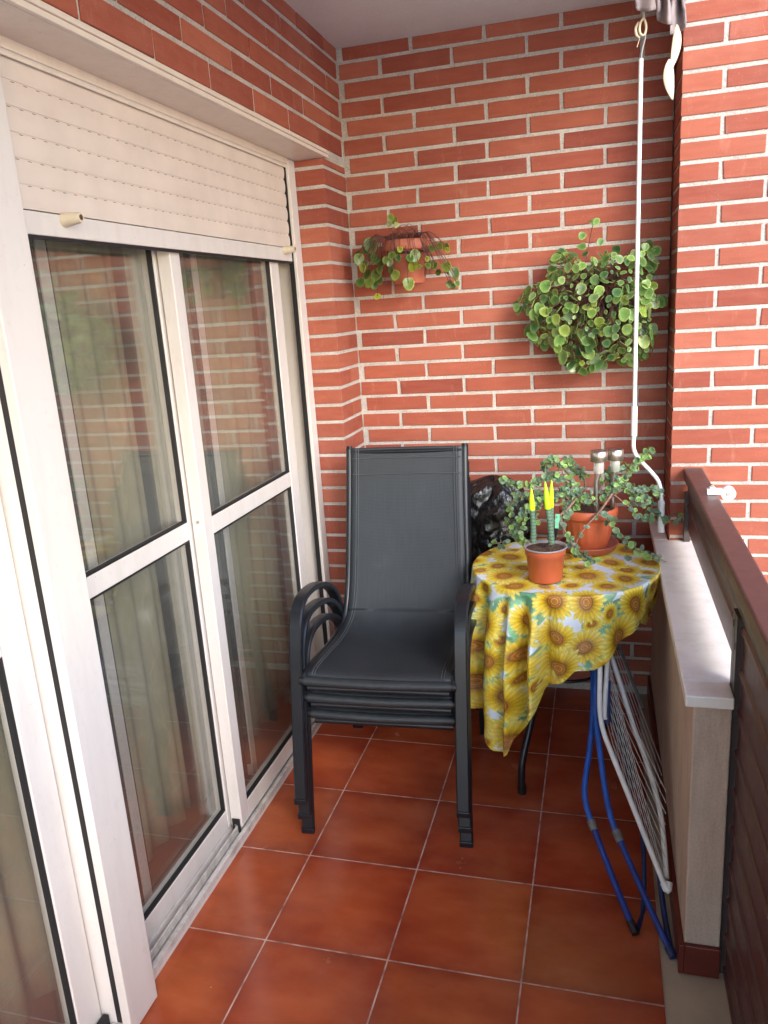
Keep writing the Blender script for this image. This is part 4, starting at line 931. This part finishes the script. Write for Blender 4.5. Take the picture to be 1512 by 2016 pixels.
# ------------------------------------------------------------------ black plastic bag
def bag():
    from mathutils import noise as mn
    c = Vector((.548, -.165, 0)); rows, n = 110, 150; vs = []
    for j in range(rows + 1):
        t = j / rows; z = t * .905
        prof = .122 if t < .86 else .122 * math.sqrt(max(0.0, 1 - ((t - .86) / .14) ** 2.2)) + .004
        for k in range(n):
            a = 2 * math.pi * k / n; d = Vector((math.cos(a), math.sin(a) * .88, 0)); p = Vector((d.x, d.y, z * 1.2)) 
            q = p * 2.6 + Vector((0, 0, 0)); wr = 0
            for o, (s, am) in enumerate(((1, .5), (2.1, .28), (4.3, .13), (8.5, .05))):
                v_ = mn.noise(Vector((d.x * 1.15 * s + o * 9, d.y * 1.15 * s, z * 7.5 * s)) + Vector((.6, 0, 1)) * mn.noise(Vector((d.x * 1.3, d.y * 1.3, z * 9)))); wr += (1 - abs(v_) * 3.0) * am
            prr = prof * (1 + .22 * (wr - .3)); lean = Vector((-.02 * t, 0, 0))
            top = .02 * mn.noise(Vector((a, 3, 1))) * (t > .8)
            vs.append(c + lean + d * prr + Vector((0, 0, z + top + (.012 * (wr - .4) if t > .7 else 0))))
    fs = [(j * n + k, j * n + (k + 1) % n, (j + 1) * n + (k + 1) % n, (j + 1) * n + k) for j in range(rows) for k in range(n)]
    fs.append(tuple(rows * n + k for k in range(n)))
    k = NT('black_bin_liner'); v = k.obj(); k.b.inputs['Base Color'].default_value = (.006, .007, .008, 1); k.b.inputs['Roughness'].default_value = .22; k.b.inputs['Specular IOR Level'].default_value = .7
    mp = k.n('Mapping'); mp.inputs['Scale'].default_value = (1, 1, .7); mp.inputs['Rotation'].default_value = (.3, .6, 0); k.l(v, mp.inputs[0])
    nz = k.noise(mp.outputs[0], 11, 3, .5); ab = k.math('ABSOLUTE', k.math('SUBTRACT', nz.outputs[0], .5)); nz2 = k.noise(mp.outputs[0], 48, 4); ab2 = k.math('ABSOLUTE', k.math('SUBTRACT', nz2.outputs[0], .5))
    k.bump(k.math('ADD', ab, k.math('MULTIPLY', ab2, .35)), 1.0, .022)
    return MB().add(vs, fs, True).obj('plastic_bag', k.m)
tag(bag(), 'crumpled shiny black plastic sack standing behind the table beside the chairs', 'bag')

# ------------------------------------------------------------------ crank rod with hook
cr = thing('crank_rod', 'white awning crank rod hanging in front of the right wall plant', 'crank rod', (0.993, -0.30, 1.9))
Q = lambda x, y, d=-.30: at(x, y, d)
part(MB().tube([Q(1262, 116), Q(1249, 800)], .0064, 18), 'upper_tube', M['pole'], cr)
part(MB().tube([Q(1249, 800), Q(1248, 858)], .0096, 24), 'sleeve', M['pole'], cr)
part(MB().tube(smoothpath([Q(1248, 858), Q(1247, 878), Q(1251, 893), Q(1262, 908), Q(1280, 927), Q(1294, 944), Q(1300, 960), Q(1302, 976), Q(1302, 988)], 6), .0064, 18), 'bent_handle', M['pole'], cr)
part(MB().tube([Q(1302, 986), Q(1301, 1047)], .0108, 24), 'grip', M['pole'], cr)
part(MB().tube(smoothpath([Q(1262, 117), Q(1264, 100), Q(1269, 80), Q(1271, 66)], 5), .0024, 10), 'wire_hook', M['greylabel'], cr)
ho = thing('awning_gear_eye', 'cream metal eye under the awning that the crank rod hooks into', 'crank eye', (1.0, -0.30, 2.25))
lo = [Q(1266, 20), Q(1267, 34), Q(1261, 44), Q(1259, 58), Q(1262, 68), Q(1269, 68), Q(1272, 56), Q(1271, 44), Q(1267, 34)]
part(MB().tube(smoothpath(lo, 5), .0034, 10), 'eye', M['hemp'], ho)
part(MB().tube(smoothpath([Q(1258, 44, -.295), Q(1252, 55, -.295), Q(1253, 68, -.295), Q(1260, 74, -.295)], 5), .0042, 10), 'guard', M['hemp'], ho)
part(MB().tube([Q(1259, 76), Q(1254, 93)], .0011, 6), 'pin', M['hemp'], ho)

# ------------------------------------------------------------------ rolled awning fabric and tie ends
def fabric():
    from mathutils import noise as mn
    low = [(1243, -8), (1247, 4), (1252, 12), (1262, 19), (1275, 22), (1288, 19), (1297, 11), (1300, 22), (1302, 40), (1306, 47), (1318, 49), (1322, 55), (1325, 66), (1333, 66), (1340, 58), (1346, 42), (1349, 10), (1351, -8)]
    n, m = 120, 24; vs = []
    for i in range(n + 1):
        u = i / n * (len(low) - 1); a = int(min(u, len(low) - 2)); f = u - a; px = low[a][0] * (1 - f) + low[a + 1][0] * f; py = low[a][1] * (1 - f) + low[a + 1][1] * f
        for j in range(m + 1):
            t = j / m; yy = -.33 + .035 * mn.noise(Vector((i * .07, t * 1.5, 0))) + .02 * math.sin(i * .35 + t * 2); p = at(px, py, yy); zt = 2.50
            vs.append((p.x + .008 * math.sin(t * 7 + i * .2), yy, p.z * (1 - t) + zt * t))
    fs = [(i * (m + 1) + j, (i + 1) * (m + 1) + j, (i + 1) * (m + 1) + j + 1, i * (m + 1) + j + 1) for i in range(n) for j in range(m)]
    o = MB().add(vs, fs, True).obj('awning_fabric', plain('taupe_awning_canvas', rgb(150, 138, 138), .85, noise=.06, scale=40, bump=.2)); sd = o.modifiers.new('thickness', 'SOLIDIFY'); sd.thickness = .004
    return tag(o, 'crumpled taupe awning canvas bunched at the top beside the pillar', 'awning')
fabric()
q = MB().lathe([(0, 0), (.075, 0), (.083, .6), (.078, 1.4), (.085, 2.6), (.080, 4.3), (0, 4.3)], (0, 0, 0), 40); q.v = [(v[0] + 1.05, -.64 - v[2], v[1] * .9 + 2.305) for v in q.v]  # unseen length of awning, added to darken the top of the end wall
tag(q.obj('unseen_awning_roll', bpy.data.materials['taupe_awning_canvas']), 'long rolled taupe awning out of view, added under the ceiling edge to shade the wall top', 'awning')
def pod(px0, py0, px1, py1, w, d, name, lab, bendx=0):
    a, b = at(px0, py0, d), at(px1, py1, d); n, k = 22, 14; vs = []
    for i in range(n + 1):
        t = i / n; c = a.lerp(b, t) + Vector((bendx * math.sin(math.pi * t), 0, 0)); r = w * math.sin(math.pi * min(1, t ** .85 * .96 + .02)) ** .8
        for j in range(k):
            q = 2 * math.pi * j / k; vs.append((c.x + r * math.cos(q), c.y + r * .22 * math.sin(q), c.z))
    fs = [(i * k + j, i * k + (j + 1) % k, (i + 1) * k + (j + 1) % k, (i + 1) * k + j) for i in range(n) for j in range(k)] + [tuple(range(k))[::-1], tuple(n * k + j for j in range(k))]
    return tag(MB().add(vs, fs, True).obj(name, M['hemp']), lab, 'strap')
pod(1318, 116, 1324, 196, .0145, -.34, 'strap_end', 'bright cream lens shaped strap end hanging lowest beside the pillar', -.006)
pod(1333, 48, 1320, 140, .0125, -.325, 'strap_end', 'narrow cream strap hanging between the awning canvas and the lens shaped end', .006)

# ------------------------------------------------------------------ folded clothes airer
ar = thing('clothes_airer', 'folded white and blue wire clothes airer leaning on the parapet', 'clothes airer', (1.0, -1.0, 0))
def T(pix, r, name, mat, sm=5):
    return part(MB().tube(smoothpath([at(*p) for p in pix], sm), r, 12), name, mat, ar)
LA = [(1168, 1290, -.70), (1167, 1400, -.78), (1160, 1480, -.86), (1151, 1545, -.94), (1153, 1580, -.98), (1165, 1622, -1.02)]
LB = [(1172, 1290, -.70), (1172, 1400, -.80), (1181, 1480, -.88), (1192, 1560, -.96), (1203, 1610, -1.02), (1214, 1642, -1.05)]
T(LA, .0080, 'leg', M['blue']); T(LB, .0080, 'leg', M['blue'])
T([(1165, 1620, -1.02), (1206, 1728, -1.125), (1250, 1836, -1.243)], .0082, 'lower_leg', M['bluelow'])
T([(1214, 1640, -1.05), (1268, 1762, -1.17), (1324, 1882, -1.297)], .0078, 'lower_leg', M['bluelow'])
T([(1163, 1614, -1.018), (1170, 1634, -1.035)], .0112, 'joint_sleeve', M['greyjoint'], 1); T([(1212, 1635, -1.045), (1222, 1657, -1.065)], .0116, 'joint_sleeve', M['greyjoint'], 1)
T([(1241, 1814, -1.218), (1252, 1839, -1.245)], .0100, 'foot_cap', M['black'], 1); T([(1316, 1864, -1.277), (1326, 1885, -1.299)], .0104, 'foot_cap', M['bluedark'], 1)
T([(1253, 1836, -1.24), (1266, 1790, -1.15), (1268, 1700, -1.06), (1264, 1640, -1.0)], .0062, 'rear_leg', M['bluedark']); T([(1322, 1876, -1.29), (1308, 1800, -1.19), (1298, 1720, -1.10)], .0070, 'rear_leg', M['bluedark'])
T([(1182, 1286, -.78), (1181, 1340, -.83), (1181, 1400, -.88), (1188, 1440, -.92), (1202, 1478, -.95), (1235, 1560, -1.02), (1275, 1660, -1.10), (1308, 1742, -1.165)], .0068, 'wing_frame', M['rackwhite'])
T([(1307, 1738, -1.163), (1314, 1752, -1.175), (1316, 1738, -1.16)], .0098, 'corner_cap', M['rackwhite'])
T([(1196, 1286, -.76), (1193, 1345, -.80), (1190, 1400, -.86), (1191, 1416, -.87)], .0066, 'inner_tube', M['rackwhite'])
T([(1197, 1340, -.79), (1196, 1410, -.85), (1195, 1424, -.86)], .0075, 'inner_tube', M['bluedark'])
T([(1200, 1282, -.66), (1222, 1350, -.74), (1248, 1432, -.83), (1276, 1510, -.92), (1298, 1590, -1.0), (1306, 1650, -1.06), (1312, 1730, -1.14)], .0068, 'wing_frame', M['greyjoint'] if False else M['rackwhite'])
T([(1218, 1270, -.50), (1240, 1330, -.58), (1266, 1395, -.66)], .0060, 'wing_frame', M['greyjoint'])
wm = []
def wire(a, b):
    part(MB().tube([at(*a), at(*b)], .0010, 6), 'wire', M['wire'], ar)
for i in range(10):
    t = i / 9; wire((1198 - 4 * t, 1300 + 85 * t * t + 60 * t, -.74 - .08 * t), (1310 - 95 * t * .9, 1735 - 215 * t * .9, -1.15 + .16 * t))
for i in range(9):
    t = i / 8; wire((1200 + 6 * t, 1330 + 150 * t, -.76 - .10 * t), (1312 - 4 * t, 1560 + 170 * t, -.98 - .17 * t))
for i in range(4):
    t = i / 3; wire((1204 + 14 * t, 1280, -.62 + .08 * t), (1300 + 4 * t, 1560 - 50 * t, -.96 + .1 * t))

print('objects', len(SC.collection.objects))
